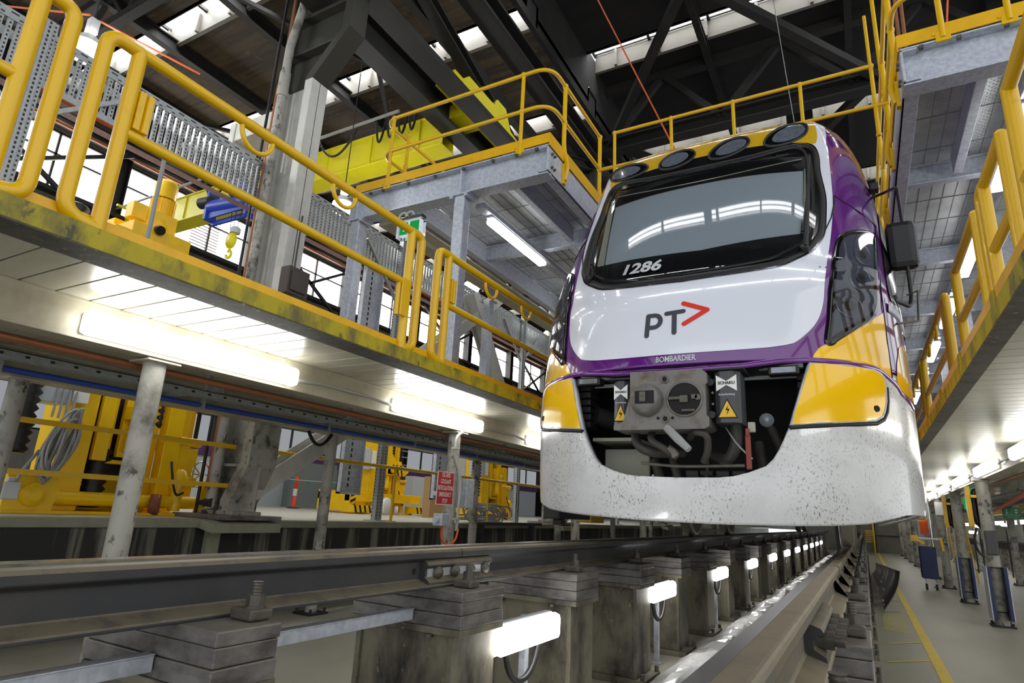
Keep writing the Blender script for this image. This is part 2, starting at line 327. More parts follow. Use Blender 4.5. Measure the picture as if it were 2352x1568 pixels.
# roofs: dark boards with raised skylight strips running across the hall
def roof(nm, x0, x1, z, ys, wy, boards, up=.45, panes=9, mull=None):
    edges = [-7] + [e for y in ys for e in (y, y + wy)] + [46]; mb = MB()
    for a, b in zip(edges[::2], edges[1::2]): mb.box(x0, x1, a, b, z, z + .12)
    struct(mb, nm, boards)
    for i, y in enumerate(ys):
        fs = MB().box(x0, x1, y + wy - .02, y + wy + .06, z - .12, z + up).box(x0, x1, y - .06, y + .02, z, z + up)
        for j in range(int((x1 - x0) / 1.05)): fs.box(x0 + .5 + j * 1.05, x0 + .56 + j * 1.05, y + wy - .08, y + wy - .02, z - .1, z + up * .85)
        f = struct(fs, 'trim_skylight', M['fascia'])
        w = struct(MB().box(x0, x1, y, y + wy, z + up, z + up + .02), 'skylight_window', M['sky'])
        b = MB(); n = panes
        if nm == 'ceiling_centre':
            for j in range(5): b.box(x0, x1, y + wy * (j + .5) / 5 - .02, y + wy * (j + .5) / 5 + .015, z + up - .05, z + up - .02)
        for j in range(n + 1): b.box(x0 + (x1 - x0) * j / n - .03, x0 + (x1 - x0) * j / n + .03, y, y + wy, z + up - .08, z + up - .01)
        part(b, 'glazing_bars', M['steeld'], w)
roof('ceiling_left', -15.8, -4.75, 9.2, [-.1, 2.75, 5.35, 8.2, 11.3, 14.2, 17.4, 20.6, 24], .42, M['roofb'], .4)
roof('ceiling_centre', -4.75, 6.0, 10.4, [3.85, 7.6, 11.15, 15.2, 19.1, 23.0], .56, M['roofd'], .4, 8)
mb = MB().box(-4.85, -4.75, -7, 46, 9.0, 10.6); struct(mb, 'trim_roof_step', M['roofd'])
mb = MB()
for x in (-7.4, -9.6, -11.8, -14.0): mb.ibar((x, -7, 9.02), (x, 46, 9.02), .16, .28, .03, .03)
struct(mb, 'beam_left_purlins', M['steeld'])
mb = MB()
for i in range(6):
    y = -3.6 + i * 8.0
    mb.bar((-15.4, y, 8.3), (-5.6, y, 8.3), .16, .16); mb.bar((-15.4, y, 9.1), (-5.6, y, 9.1), .16, .16)
    for j in range(7):
        x = -15.2 + j * 1.4; mb.bar((x, y, 8.3), (x + .7, y, 9.1), .08, .08); mb.bar((x + .7, y, 9.1), (x + 1.4, y, 8.3), .08, .08)
    mb.bar((-15, y, 8.35), (-9.6, y + 8, 8.8), .08, .08); mb.bar((-9.6, y, 8.8), (-5.7, y + 8, 8.4), .08, .08); mb.bar((-5.7, y, 8.4), (-11, y + 8, 8.8), .08, .08)
struct(mb, 'beam_left_trusses', M['steeld'])
mb = MB()
for i in range(5):
    y = 4.4 + i * 8.0
    mb.ibar((-4.8, y, 8.6), (6, y, 8.6), .3, .35, .04, .03); mb.bar((-4.8, y, 10.2), (6, y, 10.2), .2, .2)
    for j in range(4):
        x = -4.6 + j * 2.6; mb.bar((x, y, 8.7), (x + 1.3, y, 10.2), .14, .14); mb.bar((x + 1.3, y, 10.2), (x + 2.6, y, 8.7), .14, .14)
    mb.bar((-4.6, y, 8.7), (1.0, y + 8, 8.7), .16, .16); mb.bar((1.0, y, 8.7), (-4.6, y + 8, 8.7), .16, .16)
for x in (-2.2, .6, 3.4): mb.ibar((x, -7, 10.2), (x, 46, 10.2), .14, .22, .03, .03)
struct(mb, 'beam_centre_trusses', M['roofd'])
struct(MB().box(3.0, 3.6, 13, 13.6, 3, 10.4), 'pillar', M['roofd'])
struct(MB().box(-.85, -.25, 15, 15.6, 8.9, 10.3).box(-.7, -.4, 15.1, 15.5, 8.5, 8.9), 'beam_vent', M['roofd'])
# crane runway girders on the line of main columns
mb = MB().ibar((-5.55, -7, 6.35), (-5.55, 46, 6.35), .32, .5, .05, .04).ibar((-4.95, -7, 8.3), (-4.95, 46, 8.3), .4, .42, .05, .05).bar((-4.97, -7, 6.25), (-4.97, 46, 6.25), .3, .12)
mb.bar((-5.45, -7, 7.6), (-5.45, 46, 7.6), .14, .3)
for i in range(13):
    y = -3.6 + i * 4.0
    a, b = ((6.55, 8.2) if i % 2 else (8.2, 6.55)); mb.ibar((-5.3, y, a), (-5.1, y + 4, b), .2, .22, .03, .03)
struct(mb, 'beam_crane_runway', M['steeld'])
# main columns
for i in range(5):
    y = 4.44 + (i - 1) * 8.0 if i else -3.56
    r = thing('pillar', None, None, (-5.75, y, HZ), kind='structure')
    mb = MB(); x0, x1, hw = -6.08, -5.5, .13
    mb.box(x1 - .13, x1, y - hw, y + hw, .95, 5.05).box(x0, x0 + .05, y - hw, y + hw, .95, 5.05).box(x0, x1, y - .012, y + .012, .95, 5.05)
    part(mb, 'shaft', M['whitecol'], r, .008)
    mb = MB().box(x0, x0 + .05, y - hw, y + hw, -.15, .95).box(x0, x1, y - .012, y + .012, -.15, .95).box(x0, x1, y - hw, y + hw, .3, .33)
    mb.prism([(-5.49, .95), (-5.49, .33), (-5.7, -.08), (-5.7, -.19), (-5.84, -.19), (-5.84, -.04), (-5.62, .36), (-5.62, .95)], 'y', y - hw - .03, y + hw + .06); mb.box(x0 - .05, x1 - .1, y - hw - .05, y + hw + .05, -.19, -.15)
    part(mb, 'foot', M['colgrey'], r, .006)
    part(MB().box(x0 - .22, x1 + .02, y - .36, y + .36, HZ, -.19), 'base_plate', M['plate'], r, .005)
    mb = MB()
    mb.prism([(-5.5, 5.05), (-4.97, 5.62), (-4.97, 9), (-5.1, 9), (-5.1, 5.66), (-5.63, 5.09), (-5.63, 5.05)], 'y', y - hw, y + hw)
    mb.prism([(-6.08, 5.05), (-6.08, 9), (-5.1, 9), (-5.1, 5.66), (-5.63, 5.05)], 'y', y - .015, y + .015)
    mb.box(-6.13, -6.08, y - hw, y + hw, 5.05, 9).box(-6.08, -5.25, y - hw, y + hw, 5.5, 5.53).box(-6.08, -5.1, y - hw, y + hw, 6.05, 6.1)
    part(mb, 'flared_head', M['steelb'], r, .006)
    if i == 1:
        part(MB().tube([(-5.93, y - .2, HZ + .1), (-5.93, y - .2, 5.6), (-5.8, y - .2, 6.2), (-5.8, y - .2, 9.2)], .055, 10).cyl((-5.93, y - .2, 4.85), (-5.93, y - .2, 5.2), .068, 10), 'drain_pipe', M['colgrey'], r)
        part(MB().tube([(-6.03, y - .2, HZ + .3), (-6.03, y - .2, 5.0), (-5.95, y - .22, 5.2), (-5.92, y - .22, 9)], .022, 8), 'conduit', M['copper'], r)
        part(MB().cyl((-6.18, y - .18, HZ), (-6.18, y - .18, 9), .018, 8), 'conduit', M['black'], r)
        part(MB().tube([(-5.93, y - .2, .25), (-5.93, y - .2, -.02), (-5.9, y - .22, -.08), (-6.1, y - .22, -.08)], .03, 8).cyl((-5.98, y - .22, -.08), (-5.88, y - .22, -.08), .05, 8), 'drain_trap', M['dark'], r)
        part(MB().box(-5.5, -5.36, y - .14, y + .16, 2.2, 2.52).box(-5.37, -5.34, y - .1, y + .12, 2.24, 2.48).cyl((-5.45, y, 2.5), (-5.45, y, 3.2), .012, 6), 'junction_box', M['box'], r, .012)
        part(MB().box(-6.9, -6.2, y - .1, y + .25, 4.55, 4.8).box(-7.0, -6.9, y - .12, y + .27, 4.5, 4.82), 'cable_tray_stub', M['whitecol'], r, .01)
mb = MB().ibar((-5.75, 4.5, .05), (-5.75, 5.95, 1.0), .2, .26, .02, .015, (1, 0, 0)).ibar((-5.75, 7.0, 2.0), (-5.75, 9.4, 3.85), .18, .24, .02, .015, (1, 0, 0)).ibar((-5.75, 8.5, 3.65), (-5.75, 10.2, 1.4), .18, .26, .02, .015, (1, 0, 0))
struct(mb, 'beam_column_brace', M['whitecol'])
# beyond: the low partition, cabinets and sheets at the far side of the hall
struct(MB().box(-15.5, -15.2, 9, 30, HZ, 1.0), 'partition_white', M['grey'])
struct(MB().box(-15.2, -13.2, 13.2, 13.3, HZ, 1.0).box(-15.2, -15.1, 13.3, 17, HZ, 1.0).box(-13.6, -13.5, 12.0, 13.2, HZ, 1.0), 'partition_grey', M['partition'])
struct(MB().box(-15.15, -15.1, 9, 30, 1.0, 1.35), 'trim_purple_sheet', M['purple'])
# ================================================================ the opposite gantries, built once for each side
def side(s):
    X = (lambda x: x) if s < 0 else mx
    nm = 'left' if s < 0 else 'right'
    def bx(mb, x0, x1, *r):
        a, b = X(x0), X(x1); return mb.box(min(a, b), max(a, b), *r)
    where = 'beside the hall floor' if s < 0 else 'over the marked aisle'
    deck = thing('walkway_deck', 'long raised walkway deck with stained yellow edge and cream underside ' + where, 'walkway', (X(-4.1), 20, .94), kind=None)
    xe, xl = (-2.69, -2.87) if s < 0 else (-2.631, -2.726)
    mb = MB(); bx(mb, xe, xl, -2.5, 37.5, .957, 1.05); part(mb, 'edge', M['slabedge'], deck, .004)
    mb = MB(); bx(mb, xe - .002, xl - .005, -2.5, 37.5, .951, .957); part(mb, 'stained_lip', M['slabdirt'], deck)
    mb = MB(); n = 244
    for i in range(n):
        y = -2.5 + i * .1635; bx(mb, xl, -5.6 if s > 0 or not any(abs(y - q) < .5 for q in (4.44, 12.44, 20.44, 28.44)) else -5.35, y, y + .1525, .962, .98)
    part(mb, 'soffit_planks', M['soffit'], deck)
    mb = MB(); bx(mb, xl, -5.4, -2.5, 37.5, .982, 1.05); part(mb, 'slab', M['slabdirt'], deck)
    mb = MB(); xk = -2.865 if s < 0 else -2.666
    bx(mb, xk, xk - .012, (.8 if s < 0 else -2), 37.5, 1.05, 1.16); part(mb, 'kick_plate', M['yelkick'], deck)
    if s > 0:
        mb = MB()
        for j in range(14): bx(mb, -2.626, -2.64, 2.2 + j * 1.2, 2.28 + j * 1.2, .955, 1.1)
        part(mb, 'edge_bracket', M['slabedge'], deck, .004)
    mb = MB(); bx(mb, -3.5, -3.64, -2.5, 37.5, .945, .962); bx(mb, -3.5, -3.64, -2.5, 37.5, .75, .765); bx(mb, -3.56, -3.58, -2.5, 37.5, .765, .945)
    bx(mb, -3.502, -3.515, -2.5, 37.5, .76, .95)
    solo(mb, 'steel_beam', M['cream'], 'cream steel beam under the deck %s, carrying the strip lamps' % where, 'beam', 'deck beams', bevel=.003)
    mb = MB(); bx(mb, -5.2, -5.38, -2.5, 37.5, .94, .962); bx(mb, -5.2, -5.38, -2.5, 37.5, .74, .76); bx(mb, -5.28, -5.3, -2.5, 37.5, .76, .94)
    solo(mb, 'steel_beam', M['cream'], 'cream steel beam under the outer edge of the deck %s, on the second column row' % where, 'beam', 'deck beams', bevel=.003)
    # columns
    n = 6 if s < 0 else 13
    for row, xr, yy in ((0, -3.6, [2.05 + 3.17 * i - (0 if s < 0 else .26) for i in range(n)]), (1, -5.27, [2.06 + 3.12 * i for i in range(n)])):
        for i, y in enumerate(yy):
            if s > 0: y = 1.64 + 3.12 * i
            if s > 0 and i < (3, 5)[row]: continue
            r0 = .062 if s < 0 else .083
            if s > 0: xr = (-3.516, -5.27)[row]
            c = thing('steel_column', '%s round grey deck column from the camera in the %s row %s' % (ORD[i - ((3, 5)[row] if s > 0 else 0)], ('inner', 'outer')[row], where), 'column', (X(xr), y, FZ), 'round deck columns')
            part(MB().lathe([(r0, 0), (r0, .74 - FZ)], (X(xr), y, FZ), n=20), 'shaft', M['colgrey'], c)
            bp = MB().box(X(xr) - .13, X(xr) + .13, y - .13, y + .13, FZ, FZ + .02)
            for a in (-1, 1):
                for b in (-1, 1): bp.cyl((X(xr) + a * .1, y + b * .1, FZ + .02), (X(xr) + a * .1, y + b * .1, FZ + .06), .015, 6)
            part(bp, 'base_plate', M['dark'], c, .003)
            part(MB().box(X(xr) - .1, X(xr) + .1, y - .1, y + .1, .73, .742), 'top_plate', M['cream'], c, .003)
    # strip lamps under the deck
    nl = 5 if s < 0 else 14
    for i in range(nl):
        y0 = 1.54 + 2.5 * i if s < 0 else 4.3 + 2.5 * (i - 1)
        b = thing('strip_lamp', '%s lit strip lamp from the camera under the deck %s' % (ORD[i], where), 'lamp', (X(-3.55), y0, .76), 'strip lamps under the decks')
        mb = MB(); bx(mb, -3.47, -3.502, y0 + .02, y0 + 1.4, .775, .885); part(mb, 'housing', M['housing'], b, .01)
        a0, a1 = sorted((X(-3.395), X(-3.47))); mb = MB().box(a0, a1, y0, y0 + 1.42, .763, .893); part(mb, 'diffuser', M['lamp'], b, .03)
        mb = MB()
        for j in range(4): bx(mb, -3.42, -3.46, y0 + .2 + j * .34, y0 + .24 + j * .34, .889, .897)
        part(mb, 'clips', M['housing'], b)
        yb = y0 + 2.5
        part(MB().tube(rounded([(X(-3.46), y0 + 1.42, .82), (X(-3.46), y0 + 1.55, .82), (X(-3.485), y0 + 1.7, .845), (X(-3.485), yb - .25, .845), (X(-3.46), yb - .12, .82), (X(-3.46), yb + .01, .82)], .06), .012, 8), 'conduit', M['conduit'], b)
    solo(MB().cyl((X(-3.72), -2.5, .72), (X(-3.72), 37.5, .72), .022, 10), 'copper_pipe', M['copper'], 'thin copper pipe behind the strip lamps under the deck ' + where, 'pipe')
    st = thing('slotted_channel', 'slotted galvanised channel hung along the underside of the deck ' + where, 'channel', (X(-4.5), 20, .74))
    mb = MB(); bx(mb, -4.46, -4.47, -2.5, 37.5, .74, .79); bx(mb, -4.46, -4.53, -2.5, 37.5, .785, .79); bx(mb, -4.53, -4.54, -2.5, 37.5, .74, .79); part(mb, 'channel', M['strutm'], st)
    mb = MB()
    for j in range(100 if s < 0 else 60): bx(mb, -4.457, -4.46, -.5 + j * .14, -.475 + j * .14, .757, .773)
    part(mb, 'slot_pattern', M['dark'], st)
    for j in range(14):
        mb = MB(); bx(mb, -4.48, -4.52, -.2 + j * 1.6, -.17 + j * 1.6, .79, .962); bx(mb, -4.47, -5.25, -.1 + j * 1.6, -.06 + j * 1.6, .8, .84)
        part(mb, 'hanger', M['strutm'], st)
    bp = thing('blue_pipe', 'blue plastic pipe clipped along the outer beam under the deck ' + where, 'pipe', (X(-5.15), 20, .74))
    part(MB().cyl((X(-5.14), -2.5, .775), (X(-5.14), 37.5, .775), .02, 10), 'pipe', M['blue'], bp)
    for j in range(12):
        mb = MB(); bx(mb, -5.11, -5.17, .3 + j * 1.55, .33 + j * 1.55, .745, .85); part(mb, 'clamp', M['strutm'], bp)
    # upper platform
    up = thing('upper_platform', 'high galvanised roof-access platform with mesh floor %s' % where, 'platform', (X(-4), 5.1, 1.05))
    yf, z0, z1 = 5.12, 3.45, 3.8
    def beam(name, mbf, bev=.004): return part(mbf, name, M['galv'], up, bev)
    mb = MB(); xa, xb = X(-2.6), X(-5.5); mb.ibar((xa, yf + .09, (z0 + z1) / 2), (xb, yf + .09, (z0 + z1) / 2), .18, z1 - z0, .016, .012)
    bf = beam('front_beam', mb)
    mb = MB()
    for x in (-3.72, -5.3): bx(mb, x - .012, x + .012, yf + .005, yf + .17, z0 + .016, z1 - .016); bx(mb, x - .14, x + .14, yf - .01, yf + .2, z0 - .014, z0)
    beam('stiffener', mb)
    mb = MB(); bx(mb, -2.6, -2.62, yf, 30, z0 + .03, z1 - .02); bx(mb, -2.6, -2.72, yf, 30, z0 + .03, z0 + .045); bx(mb, -2.6, -2.72, yf, 30, z1 - .035, z1 - .02); beam('side_beam', mb)
    mb = MB(); bx(mb, -4.55, -4.57, yf + .2, 30, z0 + .03, z1 - .02); bx(mb, -4.5, -4.6, yf + .2, 30, z0 + .02, z0 + .035); beam('side_beam', mb)
    for j in range(10): beam('cross_beam', MB().ibar((X(-2.62), 7.1 + j * 2.4, z0 + .19), (X(-4.55), 7.1 + j * 2.4, z0 + .19), .1, .22, .012, .01))
    mb = MB(); bx(mb, -3.12, -3.2, yf + .2, 7.0, z0 + .1, z1 - .05); beam('joist', mb)
    mb = MB(); bx(mb, -2.64, -4.55, yf + .03, 30, z1 - .012, z1 - .006); part(mb, 'mesh_floor', M['grate'], up)
    mb = MB()
    for j in range(14): bx(mb, -2.9 - .12 * j, -2.905 - .12 * j, yf + .1, 30, z1 - .02, z1 - .013)
    for j in range(40): bx(mb, -2.64, -4.55, yf + .5 + .6 * j, yf + .505 + .6 * j, z1 - .02, z1 - .013)
    part(mb, 'grid_pattern', M['strutm'], up)
    mb = MB(); bx(mb, -2.59, -5.35, yf - .005, yf + .005, z1 + .012, z1 + .13); bx(mb, -2.585, -2.595, yf, 30, z1 - .02, z1 + .13)
    part(mb, 'toe_board', M['yelkick'], up)
    mb = MB()
    for x in (-2.75, -3.0, -4.9, -5.1) + tuple(np.arange(-3.3, -4.8, -.4)): bx(mb, x - .015, x + .015, yf - .006, yf + .03, z1 - .045, z1 - .015)
    for j in range(4): mb.cyl((X(-2.595), 5.2 + (j % 2) * .06, 3.55 + (j // 2) * .16), (X(-2.575), 5.2 + (j % 2) * .06, 3.55 + (j // 2) * .16), .016, 6)
    part(mb, 'bolts', M['bolt'], up)
    for j, (x, y) in enumerate([(-3.72, 5.2), (-5.3, 5.2)] + [(-3.72, 8.4 + 3.2 * q) for q in range(3)] + [(-5.3, 8.4 + 3.2 * q) for q in range(3)]):
        mb = MB(); bx(mb, x - .07, x + .07, y - .07, y + .07, 1.05, z0 - .014); part(mb, 'post', M['galv'], up, .012)
        mb = MB()
        for a in (-.1, .1): bx(mb, x + a - .02, x + a + .02, y - .1, y + .1, z0 - .05, z0 - .014)
        part(mb, 'post_bracket', M['galv'], up, .004)
    # strip lamps under the upper platform
    xu = -3.66 if s < 0 else -3.48
    for i in range(3 if s < 0 else 6):
        y0 = 5.72 + 2.52 * i
        b = thing('strip_lamp', '%s lit strip lamp from the camera under the high mesh platform %s' % (ORD[i], where), 'lamp', (X(xu), y0, 3.36), 'strip lamps under the high platforms')
        mb = MB(); bx(mb, xu + .06, xu - .06, y0 - .25, y0 + 2.2, 3.43, 3.49); part(mb, 'trunking', M['galv'], b, .004)
        mb = MB(); bx(mb, xu + .05, xu - .05, y0 - .03, y0 + 1.48, 3.405, 3.43); part(mb, 'housing', M['housing'], b, .01)
        mb = MB(); bx(mb, xu + .06, xu - .06, y0, y0 + 1.45, 3.34, 3.405); part(mb, 'diffuser', M['lamp'], b, .02)
    return up
up_left = side(-1); up_right = side(1)
# ================================================================ track: rails on steel pedestals
RT = -.186
def rail_prof(xc, top, w=.072, fl=.068, fr=.068):
    h = .158
    pts = [(-.5 * w + .006, 0), (-.5 * w, -.012), (-.5 * w, -.036), (-.009, -.05), (-.009, -.125), (-fl, -.145), (-fl, -h), (fr, -h), (fr, -.145), (.009, -.125), (.009, -.05), (.5 * w, -.036), (.5 * w, -.012), (.5 * w - .006, 0)]
    return [(xc + x, top + z) for x, z in pts]
mb = MB(); mb.prism(rail_prof(-1.848, RT, fr=.052), 'y', -2, 38)
r = solo(mb, 'running_rail', M['rail'], 'far running rail behind the check rail, with bright worn top', 'rail')
part(MB().box(-1.876, -1.822, -2, 38, RT - .002, RT + .0015), 'worn_strip', M['railtop'], r)
chk = thing('check_rail', 'dark check rail on pedestals with a bolted joint bar', 'rail', (-1.735, 10, RT - .16))
for a, b in ((-2, 2.598), (2.604, 38)):
    part(MB().prism(rail_prof(-1.735, RT - .002, fl=.052), 'y', a, b), 'rail_length', M['rail'], chk, .004)
mb = MB()
mb.lathe([(.012, 0), (.012, .004)], (-1.726, 2.27, -.275), (1, 0, 0), 14); part(mb, 'bolt_hole', M['void'], chk)
jb = part(MB().prism([(-1.727, -.225), (-1.694, -.238), (-1.684, -.25), (-1.684, -.258), (-1.7, -.266), (-1.7, -.30), (-1.675, -.318), (-1.672, -.34), (-1.727, -.345)], 'y', 2.315, 2.865), 'joint_bar', M['rail'], chk, .004)
part(MB().box(-1.7, -1.6985, 2.33, 2.86, -.304, -.264), 'worn_face', M['silver'], chk)
for y in (2.4, 2.535, 2.67, 2.805):
    part(MB().lathe([(.03, 0), (.029, .012), (.021, .024), (.0, .03)], (-1.70, y, -.284), (1, 0, 0), 18, False), 'joint_bolt', M['bolt'], chk)
mb = MB(); mb.prism(rail_prof(-.17, RT, .078), 'y', .35, 38)
rr_ = solo(mb, 'running_rail', M['raildusty'], 'near running rail with dusty foot and smooth worn head edge', 'rail', bevel=.006)
part(MB().box(-.205, -.178, .35, 38, RT - .001, RT + .001), 'worn_strip', M['railtop'], rr_)
part(MB().prism([(-.161, -.236), (-.12, -.25), (-.112, -.262), (-.14, -.275), (-.14, -.30), (-.112, -.316), (-.108, -.336), (-.161, -.331)], 'y', 1.86, 2.42), 'joint_bar', M['rail'], rr_, .004)
for y in (1.95, 2.08, 2.21, 2.34):
    part(MB().lathe([(.026, 0), (.026, .045)], (-.14, y, -.287), (1, 0, 0), 6).lathe([(.014, .045), (.014, .07)], (-.14, y, -.287), (1, 0, 0), 12), 'joint_bolt', M['bolt'], rr_, .003)
mb = MB()
for y in (3.6, 4.2, 5.1, 6.4, 8.0): mb.prism([(-.212, -.225), (-.212, RT + .002), (-.128, RT + .002), (-.125, -.232), (-.134, -.24), (-.158, -.24), (-.158, -.31), (-.1, -.33), (-.1, -.326), (-.15, -.305)], 'y', y, y + .003)
part(mb, 'weld_bead', M['raildusty'], rr_)  # thin weld beads standing slightly proud of the rail
# pedestals
def pedestal(name, x0, x1, y0, d, label, grp, clip_x, first):
    p = thing(name, label, 'pedestal', ((x0 + x1) / 2, y0 + d / 2, FZ), grp)
    mb = MB(); mb.box(x0 + .05, x1 - .045, y0 + .02, y0 + .035, -1.13, -.51).box(x0 + .05, x1 - .045, y0 + d - .035, y0 + d - .02, -1.13, -.51)
    mb.box(x1 - .062, x1 - .035, y0 + .005, y0 + d - .005, -1.13, -.51).box(x0 + .035, x0 + .062, y0 + .005, y0 + d - .005, -1.13, -.51)
    part(mb, 'body', M['ped'], p, .004)
    mb = MB().box(x0 + .01, x1 + .0, y0 - .005, y0 + d + .005, -.52, -.492); part(mb, 'top_flange', M['ped'], p, .003)
    mb = MB().box(x0 - .03, x1 + .03, y0 - .03, y0 + d + .03, FZ, -1.13); part(mb, 'base_flange', M['ped'], p, .004)
    z = -.492
    for k, (h, m_) in enumerate(((.056, 'plate'), (.052, 'plate'), (.04, 'plate'))):
        e = .003 * (k % 2); part(MB().box(x0 + e, x1 - e, y0 + e, y0 + d - e, z, z + h - .0015), 'packer_plate', M[m_], p, .004); z += h
    mb = MB()
    for a in (x0 + .1, x1 - .16): mb.cyl((a, y0 + .0, -.535), (a, y0 + .0, -.52), .02, 6)
    for a in (-.0, d): mb.cyl((x1 + .01, y0 + a, -1.13), (x1 + .01, y0 + a, -1.09), .018, 6)
    part(mb, 'flange_bolts', M['bolt'], p)
    yc = y0 + d * (.85 if first else .5)
    b = part(MB().box(clip_x - .045, clip_x + .05, yc - .04, yc + .04, -.344, -.312), 'rail_clip', M['bolt'], p, .007)
    part(MB().lathe([(.03, 0), (.03, .006)], (clip_x + .012, yc, -.312), n=16).lathe([(.027, .006), (.027, .036)], (clip_x + .012, yc, -.312), n=6).lathe([(.015, .036)] + [(.0155 - .002 * (j % 2), .036 + j * .0045) for j in range(9)], (clip_x + .012, yc, -.312), n=12), 'clip_bolt', M['bolt'], p, .0015)
    return p
pl = []
for i in range(26):
    y0 = 1.16 if i == 0 else 2.32 + 1.215 * (i - 1); d = .21 if i == 0 else .355
    lab = '%s steel rail pedestal from the camera in the row under the check rail' % ORD[i].capitalize()
    p = pedestal('rail_pedestal', -2.1, -1.5, y0, d, lab[0].lower() + lab[1:], 'pedestals under the check rail', -1.6, i == 0) if i < 2 else dup(pl[1], 0, 1.215 * (i - 1), 0, lab[0].lower() + lab[1:])
    pl.append(p)
pr = []
for i in range(26):
    y0 = 1.1 + 1.215 * i; lab = '%s low rail pedestal from the camera under the near running rail' % ORD[i]
    p = pedestal('rail_pedestal', -.35, -.012, y0, .38, lab, 'pedestals under the near rail', -.075, False) if i == 0 else dup(pr[0], 0, 1.215 * i, 0, lab)
    pr.append(p)
# pit lamps in every second gap of the far row
lp = None
for i in range(11):
    y0 = 2.66 + 2.43 * i; lab = '%s glowing pit lamp from the camera, between pedestals under the check rail' % ORD[i]
    if i == 0:
        lp = thing('pit_lamp', lab, 'lamp', (-1.54, y0 + .33, FZ), 'pit lamps')
        mb = MB().box(-1.6, -1.545, y0 + .0, y0 + .66, -.66, -.52); part(mb, 'housing', M['housing'], lp, .012)
        mb = MB().box(-1.55, -1.485, y0 + .01, y0 + .65, -.652, -.522); part(mb, 'diffuser', M['pit'], lp, .028)
        part(MB().tube(arc((-1.56, y0 + .34, -.64), .17, 180, 360, (0, 1, 0), (0, 0, 1), 12), .016, 8), 'cable', M['blackcable'], lp)
        mb = MB().box(-1.64, -1.6, y0 + .45, y0 + .49, FZ, -.53).box(-1.66, -1.58, y0 + .42, y0 + .52, FZ, FZ + .008); part(mb, 'post', M['galv'], lp, .003)
    else: dup(lp, 0, 2.43 * i, 0, lab)
for y0, y1 in ((.2, 1.155), (1.375, 2.31)):
    solo(MB().box(-1.78, -1.74, y0, y1, -.475, -.43).box(-1.78, -1.735, y0, y1, -.432, -.428), 'cross_strut', M['galv'], 'galvanised strut joining the pedestals ' + ('in front of the nearest pedestal' if y0 < 1 else 'between first and second pedestal'), 'strut', 'galvanised pedestal struts', bevel=.002)
mb = MB()
mb.box(-1.44, -.42, -2, 38, FZ, FZ + .008); struct(mb, 'floor_gutter', M['hallfloor'])
w = MB(); y = 1.0
rnd = random.Random(3)
prof = []
while y < 34:
    h = .06 + rnd.random() * .05; prof.append((y, h)); y += .13
vs = []; n = 6
for y, h in prof:
    j = .05 * rnd.random()
    for k in range(n + 1):
        t = k / n; vs.append((-1.46 + .5 * t, y + j * math.sin(t * 5), FZ + .01 + h * math.sin(math.pi * min(1, t * 1.1 + .02)) + .02 * rnd.random()))
w.add(vs, [(i * (n + 1) + k, i * (n + 1) + k + 1, (i + 1) * (n + 1) + k + 1, (i + 1) * (n + 1) + k) for i in range(len(prof) - 1) for k in range(n)], False)
solo(w, 'plastic_wrap', M['wrap'], 'crumpled white plastic wrapping laid along the foot of the far pedestals', 'plastic wrap')
# curved skirt panel leaning by the near rail
mb = MB(); vs = []; n = 10
for j in range(8):
    y = 11.6 + j * 1.15; q = j / 7; g = 1 - .45 * q
    for k in range(n + 1):
        t = k / n; vs.append((.15 - .08 * q + (.26 - .17 * q) * t + .05 * math.sin(t * 3.1), y - .35 * (1 - t) * (j == 0), FZ + .03 + .54 * t * g))
mb.add(vs, [(i * (n + 1) + k, i * (n + 1) + k + 1, (i + 1) * (n + 1) + k + 1, (i + 1) * (n + 1) + k) for i in range(7) for k in range(n)], True)
lp_ = thing('skirt_panel', 'long dark curved train skirt panel leaning against the near pedestals', 'panel', (.15, 14.5, FZ))
part(mb, 'sheet', M['charcoal'], lp_, solid=.012)
mb = MB()
for y in (12.6, 14.4, 16.2): mb.box(.17, .2, y, y + .12, -.98, -.94)
part(mb, 'brackets', M['galv'], lp_)
# ================================================================ railings
RTOP, RMID = 2.03, 1.6
def panel(nm, X, y0, y1, label, grp, hooks=(), plate=True, top=RTOP, r=.033, loops=(True, True), lat=1):
    p = thing(nm, label, 'railing', (X, (y0 + y1) / 2, 1.05), grp)
    g = .125
    def post(y): part(MB().cyl((X, y, 1.05), (X, y, top), r, 14), 'post', M['yel'], p)
    def loop(yo, yi):
        part(MB().tube(rounded([(X, yi, top), (X, yo, top), (X, yo, 1.13), (X, yi, 1.1)], .13, 8), r, 14), 'end_loop', M['yel'], p)
    a, b = y0, y1
    if loops[0]: loop(y0, y0 + g + .02); a = y0 + g + .02
    if loops[1]: loop(y1, y1 - g); b = y1 - g
    post(a); post(b)
    part(MB().cyl((X, a, top), (X, b, top), r * .92, 14), 'top_rail', M['yel'], p)
    part(MB().cyl((X, a, RMID), (X, b, RMID), r * .82, 14), 'mid_rail', M['yel'], p)
    for h in hooks:
        part(MB().tube([(X, h - .105 * math.cos(t), top - .03 - .11 * math.sin(t)) for t in np.linspace(0, math.pi, 15)], .0145, 10), 'hook', M['yel'], p)
    if plate:
        if loops[0]: part(MB().prism([(X + .0, a + .03), (X + .03, a + .03), (X + .03, a + .06), (X + .012, a + .065), (X + .03, a + .075), (X + .03, a + .1), (X, a + .1)], 'z', 1.63, 1.83), 'latch_channel', M['yel'], p, .003)
        if loops[1]: part(MB().box(X + .02, X + .035, b - .085, b + .0, 1.33, 1.62).cyl((X, b - .09, 1.33), (X, b - .09, 1.62), .018, 10), 'latch_sleeve', M['yel'], p, .004)
    part(MB().box(X - .05, X + .0, y0 + .02, y0 + .09, 1.05, 1.13), 'foot_tab', M['yel'], p, .004)
    return p
XL = -2.85
